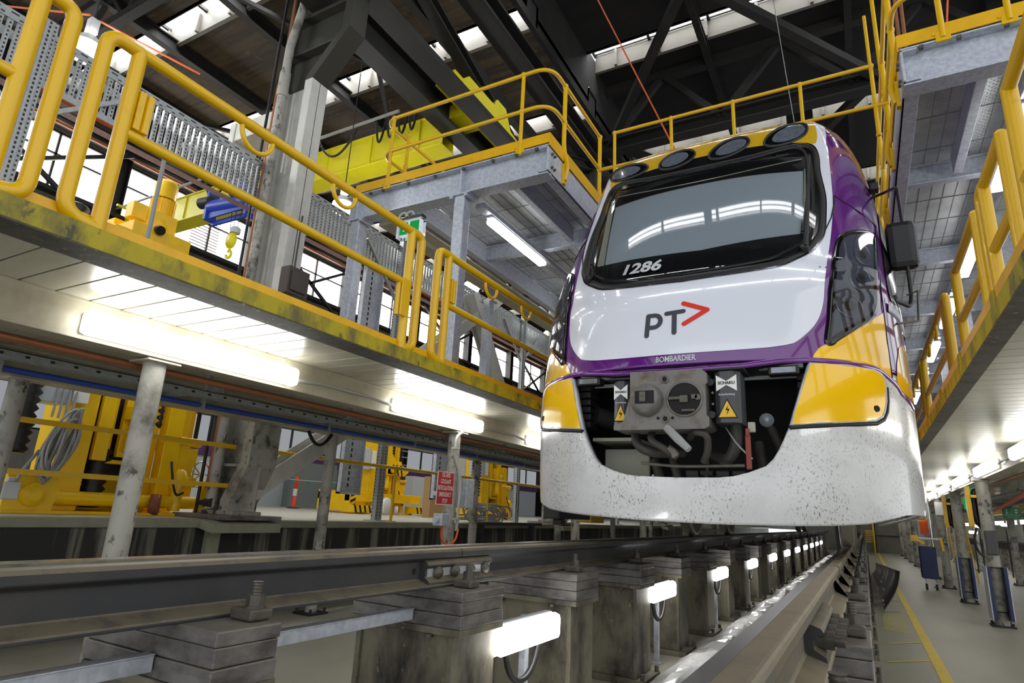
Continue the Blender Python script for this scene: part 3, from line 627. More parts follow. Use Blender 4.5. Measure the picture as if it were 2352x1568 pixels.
panel('guard_rail', XL, -1.3, .96, 'yellow guard rail at the very edge of the deck, nearest the camera', 'deck guard rails', (), False)
panel('guard_rail', XL, 1.1, 3.48, 'yellow guard rail on the deck in front of the tall white column', 'deck guard rails', (1.93, 2.63))
panel('guard_rail', XL, 3.71, 6.1, 'yellow guard rail on the deck running up to the train cab', 'deck guard rails', (4.55, 5.25))
panel('guard_rail', XL, 6.33, 8.7, 'yellow guard rail on the deck hidden beside the train', 'deck guard rails', (7.2, 7.9))
XR = .80
panel('guard_rail', XR, 1.5, 3.36, 'yellow guard rail above the marked aisle with clamp plate, nearest the camera', 'aisle guard rails', (), True, 2.11, .036, (False, False))
pp = panel('guard_rail', XR, 3.63, 4.34, 'short yellow guard rail section above the aisle, second from the camera', 'aisle guard rails', (), False, 2.02, .034, (False, True))
p3 = panel('guard_rail', XR, 4.56, 5.62, 'short yellow gate section with looped end above the aisle', 'aisle guard rails', (), False, 2.0, .034, (False, False))
panel('guard_rail', XR, 6.3, 8.75, 'yellow guard rail with latch channel and hooks, beyond the gate section', 'aisle guard rails', (7.3, 8.05), True, 2.04, .034, (True, False))
for i, y in enumerate((9.0, 11.7, 14.4, 17.1)):
    panel('guard_rail', XR, y, y + 2.45, '%s far yellow guard rail above the aisle past the latched one' % ORD[i], 'aisle guard rails', (y + .9, y + 1.6), True, 2.04, .034, (True, False))
# upper platform handrails with ball joints
def ball(mb, p, r=.034): return mb.lathe([(r * math.sin(t * math.pi / 8), -r * math.cos(t * math.pi / 8)) for t in range(9)], p, n=12, caps=False)
def upper_rail(s):
    X = (lambda x: x) if s < 0 else mx
    z0, zt, zm = 3.8, 4.78, 4.3; r = .022
    h = thing('platform_handrail', 'yellow tube handrail round the high platform ' + ('over the hall-side deck' if s < 0 else 'over the aisle-side deck'), 'handrail', (X(-3.8), 6, 3.8))
    yb = 5.12
    posts = [(-2.95, yb, 3.75), (-4.83, yb, 3.8), (-4.9, 5.5, 3.8)] if s < 0 else [(-2.9, yb, 3.8), (-3.32, yb, 3.8), (-4.4, yb, 3.8)]
    for x, y, zb in posts:
        part(ball(ball(MB().cyl((X(x), y, zb), (X(x), y, zt), r, 12), (X(x), y, zt)), (X(x), y, zm)), 'post', M['yel'], h)
        part(MB().box(X(x) - .05, X(x) + .05, y - .008, y + .012, 3.77, 3.86).cyl((X(x) - .06, y - .015, 3.84), (X(x) - .06, y, 3.84), .012, 6), 'post_bracket', M['yel'], h)
    for y in (5.5, 6.6, 8.0, 9.4, 10.8):
        pts = rounded([(X(-2.6), y, zt), (X(-2.6), y, 3.95), (X(-2.54), y, 3.7), (X(-2.575), y, 3.55)], .12, 5)
        part(ball(ball(MB().tube(pts, r + .003, 12), (X(-2.6), y, zt)), (X(-2.6), y, zm)), 'post', M['yel'], h)
        part(MB().box(min(X(-2.6), X(-2.57)), max(X(-2.6), X(-2.57)), y - .03, y + .03, 3.5, 3.75), 'post_bracket', M['yel'], h, .003)
    for z in (zt, zm):
        if s < 0: pts = rounded([(-5.0, 7.2, z), (-5.0, yb, z), (-2.6, yb, z), (-2.6, 6.58, z)], .22, 8)
        else: pts = rounded([(X(-5.4), yb, z), (X(-2.6), yb, z), (X(-2.6), 12, z)], .22, 8)
        part(MB().tube(pts, r, 12), 'top_rail' if z == zt else 'mid_rail', M['yel'], h)
    if s > 0:
        for y in (5.75, 7.15, 8.5):
            part(ball(MB().cyl((X(-2.63), y, 3.8), (X(-2.63), y, 7.0), .022, 12), (X(-2.63), y, zm)), 'tall_post', M['yel'], h)
    return h
upper_rail(-1); upper_rail(1)
c = thing('cross_barrier', 'yellow tube barrier spanning the track above the train roof', 'handrail', (XC, 6.58, 3.9))
for x in (-2.39, -1.66, -.93, -.21, .48): part(ball(ball(MB().cyl((x, 6.58, 3.92), (x, 6.58, 4.77), .02, 12), (x, 6.58, 4.77), .03), (x, 6.58, 4.28), .03), 'upright', M['yel'], c)
part(MB().cyl((-2.39, 6.58, 4.77), (.48, 6.58, 4.77), .021, 12), 'top_rail', M['yel'], c)
part(MB().cyl((-2.39, 6.58, 4.28), (.48, 6.58, 4.28), .02, 12), 'mid_rail', M['yel'], c)
part(MB().cyl((-2.6, 6.58, 4.28), (-2.39, 6.58, 4.28), .024, 12).cyl((.48, 6.58, 4.28), (.6, 6.58, 4.28), .024, 12), 'hinge_sleeve', M['yel'], c)
# rail on the hall floor under the deck
fr = thing('floor_railing', 'two-bar yellow railing on the hall floor in front of the large jack', 'railing', (-5.9, 3, HZ))
for z in (.5, .1): part(MB().box(-5.765, -5.75, -1.5, 4.3, z - .022, z + .022), 'bar', M['yel'], fr)
for y in (-.6, 1.1): part(MB().cyl((-5.77, y, HZ), (-5.77, y, .52), .022, 10), 'post', M['yel'], fr)
fr = thing('floor_railing', 'yellow railing on the hall floor beyond the brown-footed column', 'railing', (-5.8, 9, HZ))
part(MB().cyl((-5.75, 4.75, .5), (-5.75, 11.9, .49), .024, 10), 'bar', M['yel'], fr)
for y in (6.93, 9.5): part(MB().cyl((-5.75, y, HZ), (-5.75, y, .5), .02, 10).box(-5.79, -5.70, y - .05, y + .05, HZ, HZ + .012), 'post', M['yel'], fr)
# ================================================================ the train: everything on its nose is laid on one measured skin
TW=[0,.2,.4,.55,.7,.82,.94,1.05,1.15,1.24,1.31,1.36,1.395,1.42,1.435,1.45,1.45]
TD=[0,.004,.02,.045,.085,.135,.21,.30,.41,.56,.74,.97,1.28,1.8,2.5,3.5,22]
def hermite(xs,ys,x):
    xs=np.asarray(xs,float); ys=np.asarray(ys,float)
    h=np.diff(xs); s=np.diff(ys)/h
    m=np.zeros(len(xs)); m[0]=s[0]; m[-1]=s[-1]
    for i in range(1,len(xs)-1):
        m[i]=0 if s[i-1]*s[i]<=0 else 2*s[i-1]*s[i]/(s[i-1]+s[i])
    x=np.clip(x,xs[0],xs[-1]); i=np.clip(np.searchsorted(xs,x)-1,0,len(xs)-2)
    t=(x-xs[i])/h[i]
    return (2*t**3-3*t**2+1)*ys[i]+(t**3-2*t**2+t)*h[i]*m[i]+(-2*t**3+3*t**2)*ys[i+1]+(t**3-t**2)*h[i]*m[i+1]
TA=np.concatenate([[0],np.cumsum(np.hypot(np.diff(TW),np.diff(TD)))])
ZK=[-.12,-.05,.0,.1,.3,.6,1.03,1.32,1.55,1.7,1.85,2.0,2.4,3.09,3.23,3.42,3.53,3.62,3.7,3.77,3.82,3.86]
YK=[4.0,3.98,3.965,3.945,3.928,3.92,3.97,4.04,4.11,4.178,4.263,4.348,4.574,4.965,5.05,5.16,5.28,5.44,5.69,6.1,6.7,8.5]
ZW=[-.12,-.02,.05,.15,.35,.6,1.5,2.2,2.8,3.2,3.5,3.65,3.75,3.82,3.86]
WK=[1.435,1.44,1.443,1.445,1.448,1.45,1.45,1.44,1.41,1.36,1.27,1.17,1.03,.80,.5]
ZS=[-.1,1.45,1.6,1.75,3.0,3.5,3.86]; SK=[1,1,.8,.6,.6,.3,.2]
def smoothed(xs, ys, hi, sig, even, lo=0.0):
    g=np.linspace(lo,hi,2400); st=g[1]-g[0]; y=hermite(xs,ys,g); n=int(3*sig/st); k=np.exp(-.5*(np.arange(-n,n+1)*st/sig)**2); k/=k.sum()
    left=(y[1:n+1][::-1] if even else 2*y[0]-y[1:n+1][::-1]); right=2*y[-1]-y[-n-1:-1][::-1]
    return g, np.convolve(np.concatenate([left,y,right]),k,'valid')
GW=smoothed(TA,TW,7.,.09,False); GD=smoothed(TA,TD,7.,.09,True); GD=(GD[0],GD[1]-GD[1][0]); GY=smoothed(ZK,YK,3.86,.035,False,-.12); GH=smoothed(ZW,WK,3.86,.05,False,-.12)
def P(a,Z):
    a=np.asarray(a,float); Z=np.asarray(Z,float); aa=np.abs(a)
    k=np.clip((Z-1.45)/.3,0,1); k=k*k*(3-2*k); Z=np.minimum(Z+.0175*Z*k*np.clip(1-(aa/.95)**2,0,1)*np.clip((3.86-Z)/.4,0,1),3.86)
    w=np.where(aa<6.5,np.interp(aa,*GW),hermite(TA,TW,aa)); d=np.where(aa<6.5,np.interp(aa,*GD),hermite(TA,TD,aa))
    w=w*np.interp(Z,*GH)/1.45; ds=np.interp(Z,ZS,SK)
    d=d-(1-ds)*np.minimum(d,.3)+.08*k
    return np.stack([XC+np.sign(a)*w, np.interp(Z,*GY)+d, Z+0*a],-1)
def PN(a, z, off=0.):
    p = P(a, z)
    if off is not None and np.any(off):
        off = np.asarray(off, float); off = off[..., None] if off.ndim else off
        e = 2e-3; n = np.cross(P(a + e, z) - P(a - e, z), P(a, np.minimum(np.asarray(z) + e, 3.859)) - P(a, np.asarray(z) - e))
        p = p + n / np.maximum(np.linalg.norm(n, axis=-1, keepdims=True), 1e-9) * off
    return p
ACOL = sorted(set([round(k * .05, 3) for k in range(-50, 51)] + [s * v for s in (-1, 1) for v in (2.6, 2.8, 3, 3.4, 4, 5, 7, 10, 14, 19, 22)]))
def skin(rows, off=0., acols=None):          # rows of (z, a0, a1) -> grid lying on the skin
    A = np.array(acols or ACOL); mb = MB(); vs = []; n = len(A)
    for z, a0, a1 in rows:
        a = np.clip(A, a0, a1); vs += list(PN(a, np.full(n, z), off(a) if callable(off) else off))
    fs = [(i * n + k, i * n + k + 1, (i + 1) * n + k + 1, (i + 1) * n + k) for i in range(len(rows) - 1) for k in range(n - 1)]
    mb.add(vs, fs, True); return mb
def clean(o, d=1e-4):
    bm = bmesh.new(); bm.from_mesh(o.data); bmesh.ops.remove_doubles(bm, verts=bm.verts, dist=d); bmesh.ops.dissolve_degenerate(bm, edges=bm.edges, dist=d)
    bm.to_mesh(o.data); bm.free(); return o
def smooth_outline(pts, n=8, closed=True):    # Catmull-Rom through (a, z)
    m = len(pts); out = []; pts = [np.array(p, float) for p in pts]
    for i in range(m):
        p0, p1, p2, p3 = pts[i - 1], pts[i], pts[(i + 1) % m], pts[(i + 2) % m]
        for k in range(n):
            t = k / n; out.append(.5 * (2 * p1 + (p2 - p0) * t + (2 * p0 - 5 * p1 + 4 * p2 - p3) * t * t + (3 * p1 - p0 - 3 * p2 + p3) * t ** 3))
    return out
def rows_of(outline, nz=40):                  # row intervals of an outline that each level crosses once on either side
    o = [tuple(p) for p in outline]; zs = [p[1] for p in o]; z0, z1 = min(zs), max(zs); rows = []
    for i in range(nz + 1):
        t = i / nz; t = .5 - .5 * math.cos(math.pi * t); z = z0 + (z1 - z0) * min(max(t, 2e-4), 1 - 2e-4); xs = []
        for k in range(len(o)):
            (a, b), (c, d) = o[k], o[(k + 1) % len(o)]
            if (b - z) * (d - z) <= 0 and b != d: xs.append(a + (c - a) * (z - b) / (d - b))
        if xs: rows.append((z, min(xs), max(xs)))
    return rows
def fine(rows, step=.025):
    a0 = min(r[1] for r in rows); a1 = max(r[2] for r in rows); n = max(4, int((a1 - a0) / step)); return [a0 + (a1 - a0) * i / n for i in range(n + 1)]
def sym(half): return half + [(-a, z) for a, z in half[::-1]]
def patch(name, outline, off, m, parent, nz=40, smooth=True, label=None, n=8, bevel=0, solid=0):
    r = rows_of(smooth_outline(outline, n) if smooth else outline, nz); o = part(skin(r, off, fine(r)), name, m, parent, label=label, solid=solid); return clean(o)
def ring(name, outline, off, w, m, parent, depth=.006, smooth=True):   # flat band along an outline
    o = [np.array(p) for p in (smooth_outline(outline, 8) if smooth else outline)]; mb = MB(); n = len(o); vs = []
    for i in range(n):
        t = o[(i + 1) % n] - o[i - 1]; t = t / (np.linalg.norm(t) + 1e-9); nn = np.array((-t[1], t[0]))
        for q, f in ((-w / 2, off), (-w / 4, off + depth), (w / 4, off + depth), (w / 2, off)):
            p = o[i] + nn * q; vs.append(PN(p[0], p[1], f))
    mb.add(vs, [(i * 4 + k, i * 4 + k + 1, ((i + 1) % n) * 4 + k + 1, ((i + 1) % n) * 4 + k) for i in range(n) for k in range(3)], True)
    return part(mb, name, m, parent)
train = thing('train', 'purple, white and yellow railcar on the pedestal track, its coupler uncovered', 'train', (XC, 16, RT))
ZU = [.985, 1.0, 1.03, 1.08, 1.15, 1.25, 1.35, 1.45, 1.55, 1.65, 1.75, 1.85, 1.95, 2.05, 2.2, 2.4, 2.6, 2.8, 3.0, 3.1, 3.2, 3.3, 3.38, 3.45, 3.5, 3.54, 3.58, 3.62, 3.66, 3.7, 3.735, 3.77, 3.8, 3.825, 3.845, 3.858]
b = skin([(z, -22, 22) for z in ZU]); n = len(ACOL); k0 = (len(ZU) - 1) * n
b.add([b.v[k0 + i] for i in range(n)], [tuple(range(n))], False)
clean(part(b, 'body_shell', M['tpurple'], train, solid=.04))
# bumper skirt with its opening
def hole(z): return float(np.interp(z, [.25, .256, .265, .29, .33, .375, .43, .5, .565, .70, .97], [.0, .255, .34, .43, .53, .575, .61, .645, .675, .72, .81]))
zl = [-.02, .0, .03, .07, .12, .18, .22, .2499]
lo = lambda z: float(np.interp(z, [-.02, .0, .03, .07, .12], [.25, .68, 1.1, 1.28, 22]))
rows = [(z, -22, 22) for z in (.1, .14, .18, .22, .25)]
mbk = skin(rows)
ac = sorted(set([-1.6 + i * .04 for i in range(81)]))
def tuck(z, a): return z
low = []
for t in np.linspace(0, 1, 8):           # lower lip follows the rising bottom edge
    low.append(t)
vs = []; A = np.array(ACOL); zb = np.interp(np.abs(A), [0, .3, .68, .9, 1.1, 1.27, 1.45, 1.6, 2, 22], [-.019, -.018, -.005, .008, .026, .058, .09, .098, .1, .1])
for t in low: vs += list(PN(A, zb + (.1 - zb) * t))
nn = len(A); mbk.add(vs, [(i * nn + k, i * nn + k + 1, (i + 1) * nn + k + 1, (i + 1) * nn + k) for i in range(len(low) - 1) for k in range(nn - 1)], True)
zz = [.25, .2505, .252, .254, .256, .26, .265, .272, .28, .29, .31, .33, .35, .375, .4, .43, .47, .5, .54, .565, .62, .66, .7, .76, .82, .88, .93, .968]
for sg in (-1, 1):
    r = [(z, hole(z) if sg > 0 else -22, 22 if sg > 0 else -hole(z)) for z in zz]; mbk.add(skin(r).v, skin(r).f, True)
clean(part(mbk, 'bumper_skirt', M['tskirt'], train, solid=.045))
# dark gap line and purple lip between upper body and skirt
lipo = [(-1.5, .905), (-1.365, .955), (-1.3, .978), (-1.15, .984), (-.97, .987), (-.82, .992), (-.66, .985), (-.4, .955), (0, .945), (.4, .955), (.66, .985), (.82, .992), (.97, .987), (1.15, .984), (1.3, .978), (1.365, .955), (1.5, .905)]
mb = MB(); vs = []
for a in np.linspace(-1.9, 1.9, 90):
    z = float(np.interp(abs(a), [0, .4, .66, .82, 1.15, 1.3, 1.365, 1.42, 1.5, 1.565, 1.9], [.937, .945, .977, .984, .976, .97, .948, .925, .9, .85, .8]))
    for dz, of in ((-.012, .002), (.0, .012), (.014, .012), (.024, .002)): vs.append(PN(a, z + dz, of))
mb.add(vs, [(i * 4 + k, i * 4 + k + 1, i * 4 + k + 5, i * 4 + k + 4) for i in range(89) for k in range(3)], True)
part(mb, 'purple_lip', M['tpurple'], train)
mb = MB(); vs = []
for a in np.linspace(-.82, .82, 60):
    z = float(np.interp(abs(a), [0, .4, .66, .82], [.935, .943, .975, .985])); p = PN(a, z)
    vs += [p, p + np.array((0, .3, .0)), p + np.array((0, .3, .05))]
mb.add(vs, [(i * 3 + k, i * 3 + k + 1, i * 3 + k + 4, i * 3 + k + 3) for i in range(59) for k in range(2)], True); part(mb, 'nose_underside', M['dark'], train)
# white nose panel
wp = sym([(0, 1.062), (.29, 1.062), (.54, 1.07), (.66, 1.085), (.745, 1.112), (.865, 1.237), (.925, 1.385), (.955, 1.593), (.99, 1.8), (1.02, 1.95), (1.075, 2.31), (1.1, 2.62), (1.12, 2.9), (1.14, 3.15), (1.2, 3.35), (1.24, 3.545), (1.0, 3.6), (.5, 3.6)])
patch('white_nose', wp, .003, M['twhite'], train, 90)
mb = MB(); vs = []
for sg in (-1, 1):
    pts = [(.985, 2.05), (1.05, 2.2), (1.09, 2.36), (1.1, 2.44)]
    mb.tube([PN(sg * a, z, .006) for a, z in pts], .005, 6)
    mb.tube([PN(sg * a, z, .004) for a, z in ((1.1, 2.46), (1.185, 2.405), (1.355, 2.34), (1.6, 2.3), (2.4, 2.28))], .004, 6)
    mb.tube([PN(sg * a, z, .004) for a, z in ((1.455, .93), (1.45, 1.2), (1.458, 1.41), (1.46, 1.573), (1.53, 2.045), (1.6, 2.3))], .004, 6)
part(mb, 'panel_seam', M['void'], train)
yr = sym([(0, 3.01), (.5, 3.04), (.97, 3.13), (1.05, 3.2), (1.09, 3.35), (1.12, 3.52), (.9, 3.6), (.4, 3.62)])
yt = patch('yellow_brow', yr, .006, M['tyelroof'], train, 50)
# marker lamps on the brow
for cx, cz, rx, rz, tl in ((-.84, 3.275, (.265, -.038), (-.065, .12), 0), (-.26, 3.205, (.175, .037), (-.036, .122), 0), (.247, 3.2, (.187, .07), (-.02, .12), 0), (.785, 3.29, (.222, .1), (.008, .135), 0)):
    o = []
    for k in range(28):
        t = 2 * math.pi * k / 28; o.append((cx + rx[0] * math.cos(t) + rz[0] * math.sin(t), cz + rx[1] * math.cos(t) + rz[1] * math.sin(t)))
    lm = patch('brow_lamp', o, .010, M['blackgloss'], train, 20, n=3)
    rg = ring('lamp_rim', o, .008, .02, M['black'], train, .012); rg.parent = lm
    o2 = [(cx + .02 * (1 if cx > 0 else -1) + (a - cx) * .76, cz + (z - cz) * .74) for a, z in o]
    g = patch('lamp_lens', o2, .016, M['lampglass'], train, 16, n=3); g.parent = lm
# windscreen
GO0 = [(-.815, 2.0), (-.77, 1.89), (-.575, 1.73), (-.2, 1.7), (.1, 1.71), (.675, 1.775), (.87, 1.93), (.93, 2.4), (.945, 2.88), (.89, 2.955), (.45, 2.86), (0, 2.825), (-.45, 2.85), (-.88, 2.93), (-.845, 2.45)]
ws = sym([(0, 1.638), (.36, 1.655), (.64, 1.695), (.77, 1.76), (.88, 1.84), (.94, 1.93), (.985, 2.02), (1.01, 2.2), (1.03, 2.45), (1.015, 2.75), (1.03, 2.95), (1.02, 3.08), (.975, 3.14), (.88, 3.147), (.5, 3.045), (.2, 3.01)])
patch('windscreen_surround', ws, .009, M['blackgloss'], train, 70)
ring('windscreen_gasket', [(a * .965, 2.36 + (z - 2.36) * .955) for a, z in ws], .009, .05, M['black'], train, .012)
ring('windscreen_gasket', [(a * .88, 2.36 + (z - 2.36) * .9 + .01) for a, z in ws], .011, .03, M['black'], train, .008)
cb = patch('cab_interior', GO0, .011, M['cabdark'], train, 50)
patch('roller_blind', [(-.70, 1.975), (.1, 1.93), (.80, 2.005), (.83, 2.3), (.86, 2.75), (.4, 2.69), (0, 2.66), (-.4, 2.69), (-.795, 2.74), (-.75, 2.35)], .014, M['blind'], train, 40, smooth=False)
patch('cab_pillar', [(-.785, 1.985), (-.71, 1.978), (-.76, 2.35), (-.83, 2.85), (-.91, 2.9), (-.83, 2.4)], .0125, M['cabcream'], train, 20, smooth=False)
patch('cab_pillar', [(.81, 2.01), (.83, 2.02), (.885, 2.78), (.87, 2.78)], .0125, M['cabcream'], train, 20, smooth=False)
mb = MB(); mb.tube([PN(a, 2.775 + .1 * (a / .75) ** 2, .016) for a in np.linspace(-.8, .86, 40)], .006, 6); part(mb, 'blind_roller', M['cabcream'], train)
part(MB().add(list(PN(np.array([.46, .53, .53, .46]), np.array([1.87, 1.88, 1.92, 1.91]), .0155)), [(0, 1, 2, 3)]), 'cab_camera', M['dark'], train)
gl = patch('windscreen_glass', GO0, lambda a: .02 + .032 * (a / .88) ** 2, M['glass'], train, 60)
# lettering
def skin_place(ca, cz, off, rot=0.):
    c_, s_ = math.cos(rot), math.sin(rot)
    return lambda u, v: PN(ca + u * c_ - v * s_, cz + u * s_ + v * c_, off)
part(text_mb('1286', .145, skin_place(-.345, 1.822, .034, -.04), bold=.005, shear=.1, xs=1.14), 'unit_number', M['silver'], train)
part(text_mb('BOMBARDIER', .056, skin_place(0, 1.026, .005), bold=.0015, xs=.78), 'builder_name', M['silver'], train)
def stroke(mb, pts, w, off):
    pts = [np.array(p, float) for p in pts]; L = []; Rr = []
    n = len(pts)
    for i, p in enumerate(pts):
        t = pts[min(i + 1, n - 1)] - pts[max(i - 1, 0)]; t /= np.linalg.norm(t); q = np.array((-t[1], t[0])); L.append(p + q * w / 2); Rr.append(p - q * w / 2)
    def cap(c, a, sgn): v = a - c; return [c + np.array((v[0] * math.cos(k) - v[1] * math.sin(k), v[0] * math.sin(k) + v[1] * math.cos(k))) for k in [sgn * math.pi * j / 8 for j in range(1, 8)]]
    e = cap(pts[-1], L[-1], -1); s0 = cap(pts[0], Rr[0], -1)
    vs = L + Rr; mb.add([PN(p[0], p[1], off) for p in vs], [(i, i + 1, n + i + 1, n + i) for i in range(n - 1)])
    mb.add([PN(p[0], p[1], off) for p in [L[-1]] + e + [Rr[-1]]], [tuple(range(9))]); mb.add([PN(p[0], p[1], off) for p in [Rr[0]] + s0 + [L[0]]], [tuple(range(9))])
mb = MB(); W = .034
bowl = [(-.205 + .0, 1.373)] + [(-.16 + .045 * math.sin(t) + .0, 1.325 + .048 * math.cos(t)) for t in np.linspace(.15, math.pi - .15, 9)] + [(-.205, 1.277)]
stroke(mb, [(-.207, 1.215), (-.206, 1.3), (-.205, 1.373)], W, .0052); stroke(mb, bowl, W, .0056)
stroke(mb, [(-.075, 1.376), (-.03, 1.379), (.04, 1.383)], W, .0052); stroke(mb, [(-.02, 1.37), (-.018, 1.3), (-.015, 1.222)], W, .0056)
part(mb, 'operator_logo', M['ptgrey'], train)
mb = MB(); stroke(mb, [(.04, 1.444), (.12, 1.41), (.2, 1.375)], W, .006); stroke(mb, [(.2, 1.375), (.125, 1.328), (.05, 1.282)], W, .0064)
part(mb, 'operator_chevron', M['red'], train)
# corners: yellow panels, headlamps
for sg in (-1, 1):
    S_ = lambda pts: [(sg * a, z) for a, z in pts]
    patch('yellow_corner', S_([(.83, .995), (.845, 1.03), (.88, 1.075), (.97, 1.125), (1.105, 1.202), (1.32, 1.338), (1.452, 1.415), (1.45, 1.2), (1.447, .94), (1.4, .945), (1.36, .975), (1.3, .985), (1.15, .992), (.97, .995)]), .0035, M['tyellow'], train, 40, smooth=False)
    patch('yellow_side', S_([(1.52, .91), (1.56, 1.05), (1.66, 1.2), (1.8, 1.25), (2.4, 1.25), (6, 1.2), (6, .86), (1.6, .86)]), .0035, M['tyellow'], train, 20, smooth=False)
    lo_o = S_([(.815, .966), (1.055, .968), (1.25, .962), (1.315, .95), (1.352, .925), (1.36, .89), (1.345, .77), (1.32, .71), (1.29, .665), (1.225, .634), (.86, .595), (.685, .578)])
    yp = patch('yellow_buffer_panel', lo_o, .006, M['tyellow'], train, 40, smooth=False)
    ring('panel_trim', lo_o, .004, .016, M['silver'], train, .006, False).parent = yp
    mb = MB(); vs = []
    pts = [(.672, .56), (.86, .578), (1.1, .602), (1.235, .618), (1.3, .648), (1.34, .70), (1.362, .77), (1.37, .86)]
    mb.tube([PN(sg * a, z, .002) for a, z in pts], .013, 8); part(mb, 'rubber_trim', M['black'], train)
    part(MB().lathe([(.02, .0), (.02, .006)], PN(sg * 1.24, .709, .006), (sg * .6, -.8, 0), 16), 'towing_hole', M['void'], train)
    ho = S_([(.94, 1.13), (.965, 1.27), (.985, 1.42), (1.035, 1.73), (1.085, 1.94), (1.16, 2.035), (1.275, 2.09), (1.41, 2.13), (1.48, 2.12), (1.495, 2.08), (1.44, 1.84), (1.385, 1.56), (1.36, 1.45), (1.335, 1.395), (1.285, 1.34), (1.145, 1.25), (1.0, 1.15), (.96, 1.115)])
    hd = patch('headlamp', ho, .006, M['headhouse'], train, 60)
    ring('headlamp_frame', ho, .007, .045, M['blackgloss'], train, .008).parent = hd
    for (a, z, r1, r2) in ((1.29, 1.86, .085, .1), (1.235, 1.625, .1, .1), (1.115, 1.395, .1, .085)):
        o = [(sg * (a + r1 * math.cos(2 * math.pi * k / 20)), z + r2 * math.sin(2 * math.pi * k / 20)) for k in range(20)]
        q = patch('lamp_bowl', o, .010, M['headhouse'], train, 16, n=3); q.parent = hd
        ring('lamp_ring', o, .011, .01, M['lampglass'], train, .003).parent = hd
        o2 = [(sg * a + (x - sg * a) * .45, z + (y - z) * .45) for x, y in o]; q2 = patch('lamp_bulb', o2, .016, M['chrome'], train, 10, n=3); q2.parent = hd
    g = patch('headlamp_lens', [(x, y) for x, y in ho], .02, M['glass'], train, 50); g.parent = hd
    patch('cab_side_window', S_([(1.6, 1.6), (2.0, 1.55), (2.7, 1.55), (2.7, 2.75), (2.1, 2.75), (1.75, 2.4)]), .006, M['blackgloss'], train, 30)
    patch('saloon_windows', S_([(3.6, 1.5), (21, 1.5), (21, 2.5), (3.6, 2.5)]), .005, M['blackgloss'], train, 6, smooth=False)
    patch('side_band', S_([(1.53, 1.44), (2.6, 1.42), (2.6, 1.5), (1.55, 1.52)]), .008, M['galv'], train, 6, smooth=False)
    # mirror on its bent arm
    if sg > 0:
        mr = part(MB().tube(rounded([PN(1.93, 2.86), PN(1.93, 2.86) + np.array((.1, -.02, .02)), (.47, 5.42, 2.72), (.47, 5.32, 2.3)], .06), .013, 10), 'mirror_arm', M['black'], train)
        m2 = part(MB().tube(rounded([(.46, 5.25, 1.98), (.46, 5.25, 1.7), (.44, 5.22, 1.62), PN(1.75, 1.6)], .06), .014, 10), 'mirror_arm', M['black'], train)
        part(MB().box(.34, .545, 5.22, 5.34, 1.94, 2.34), 'mirror', M['black'], train, .05)
        part(MB().tube([(.43, 5.24, 1.72), (.5, 5.22, 1.74), (.47, 5.1, 1.47), PN(1.72, 1.40)], .008, 8), 'mirror_stay', M['bolt'], train)
        part(MB().box(.29, .36, 5.6, 5.7, 2.83, 2.9).box(.29, .35, 4.98, 5.08, 1.57, 1.65), 'mirror_hinge', M['black'], train, .01)
    # wiper
    mb = MB().tube([PN(sg * .825, 1.84, .05), PN(sg * .85, 2.2, .07), PN(sg * .875, 2.5, .075)], [.018, .013, .008], 8).lathe([(.03, 0), (.03, .04), (.02, .05)], PN(sg * .825, 1.84, .01), (0, -.8, .5), 14)
    part(mb, 'wiper_arm', M['black'], train)
    part(MB().tube([PN(sg * .81, 1.98, .058), PN(sg * .86, 2.4, .062), PN(sg * .915, 2.9, .06)], .009, 6), 'wiper_blade', M['black'], train)
# under the nose: dark cavity, coupler and hoses
YN = 3.96
mb = MB().box(-1.9, -.12, 4.75, 4.8, .12, 1.1).box(-1.95, -1.9, 4.32, 4.8, .12, 1.1).box(-.12, -.07, 4.32, 4.8, .12, 1.1).box(-1.95, -.07, 4.32, 4.8, 1.03, 1.08).box(-1.8, -.2, 4.3, 4.8, .14, .17)
part(mb, 'cavity_panels', M['void'], train)
part(MB().box(-1.75, -.25, 4.12, 4.17, .955, 1.0).box(-1.75, -.25, 4.3, 4.33, .93, .955), 'nose_crossbeam', M['grey'], train, .004)
for x in (-1.66, -.36): part(MB().box(x - .09, x + .09, 4.05, 4.14, .90, .955), 'work_lamp', M['black'], train, .008); part(MB().box(x - .07, x + .07, 4.045, 4.05, .91, .945), 'work_lamp_lens', M['lampglass'], train)
for x0, x1 in ((-1.81, -1.71), (-.3, -.2)):
    mb = MB()
    for j in range(6): mb.box(x0, x1, 4.22, 4.4, .62 + j * .055, .665 + j * .055)
    part(mb, 'ribbed_buffer', M['dark'], train, .006)
part(MB().box(-1.7, -1.36, 4.25, 4.75, .52, .545).box(-1.66, -1.3, 4.4, 4.75, .74, .755), 'cavity_rail', M['cabcream'], train, .003)
part(MB().cyl((-1.7, 4.3, .72), (-1.4, 4.6, .64), .07, 14), 'gas_cylinder', M['dark'], train)
cp = part(MB().prism([(-1.255, .55), (-1.255, .735), (-1.3, .58), (-1.36, .565), (-1.36, .53), (-.79, .53), (-.76, .545), (-.76, .6), (-.775, .61), (-.775, .8), (-.765, .81), (-.765, .87), (-.8, .9), (-1.25, .905)], 'y', 3.76, 3.98), 'coupler', M['coupler'], train, .008)
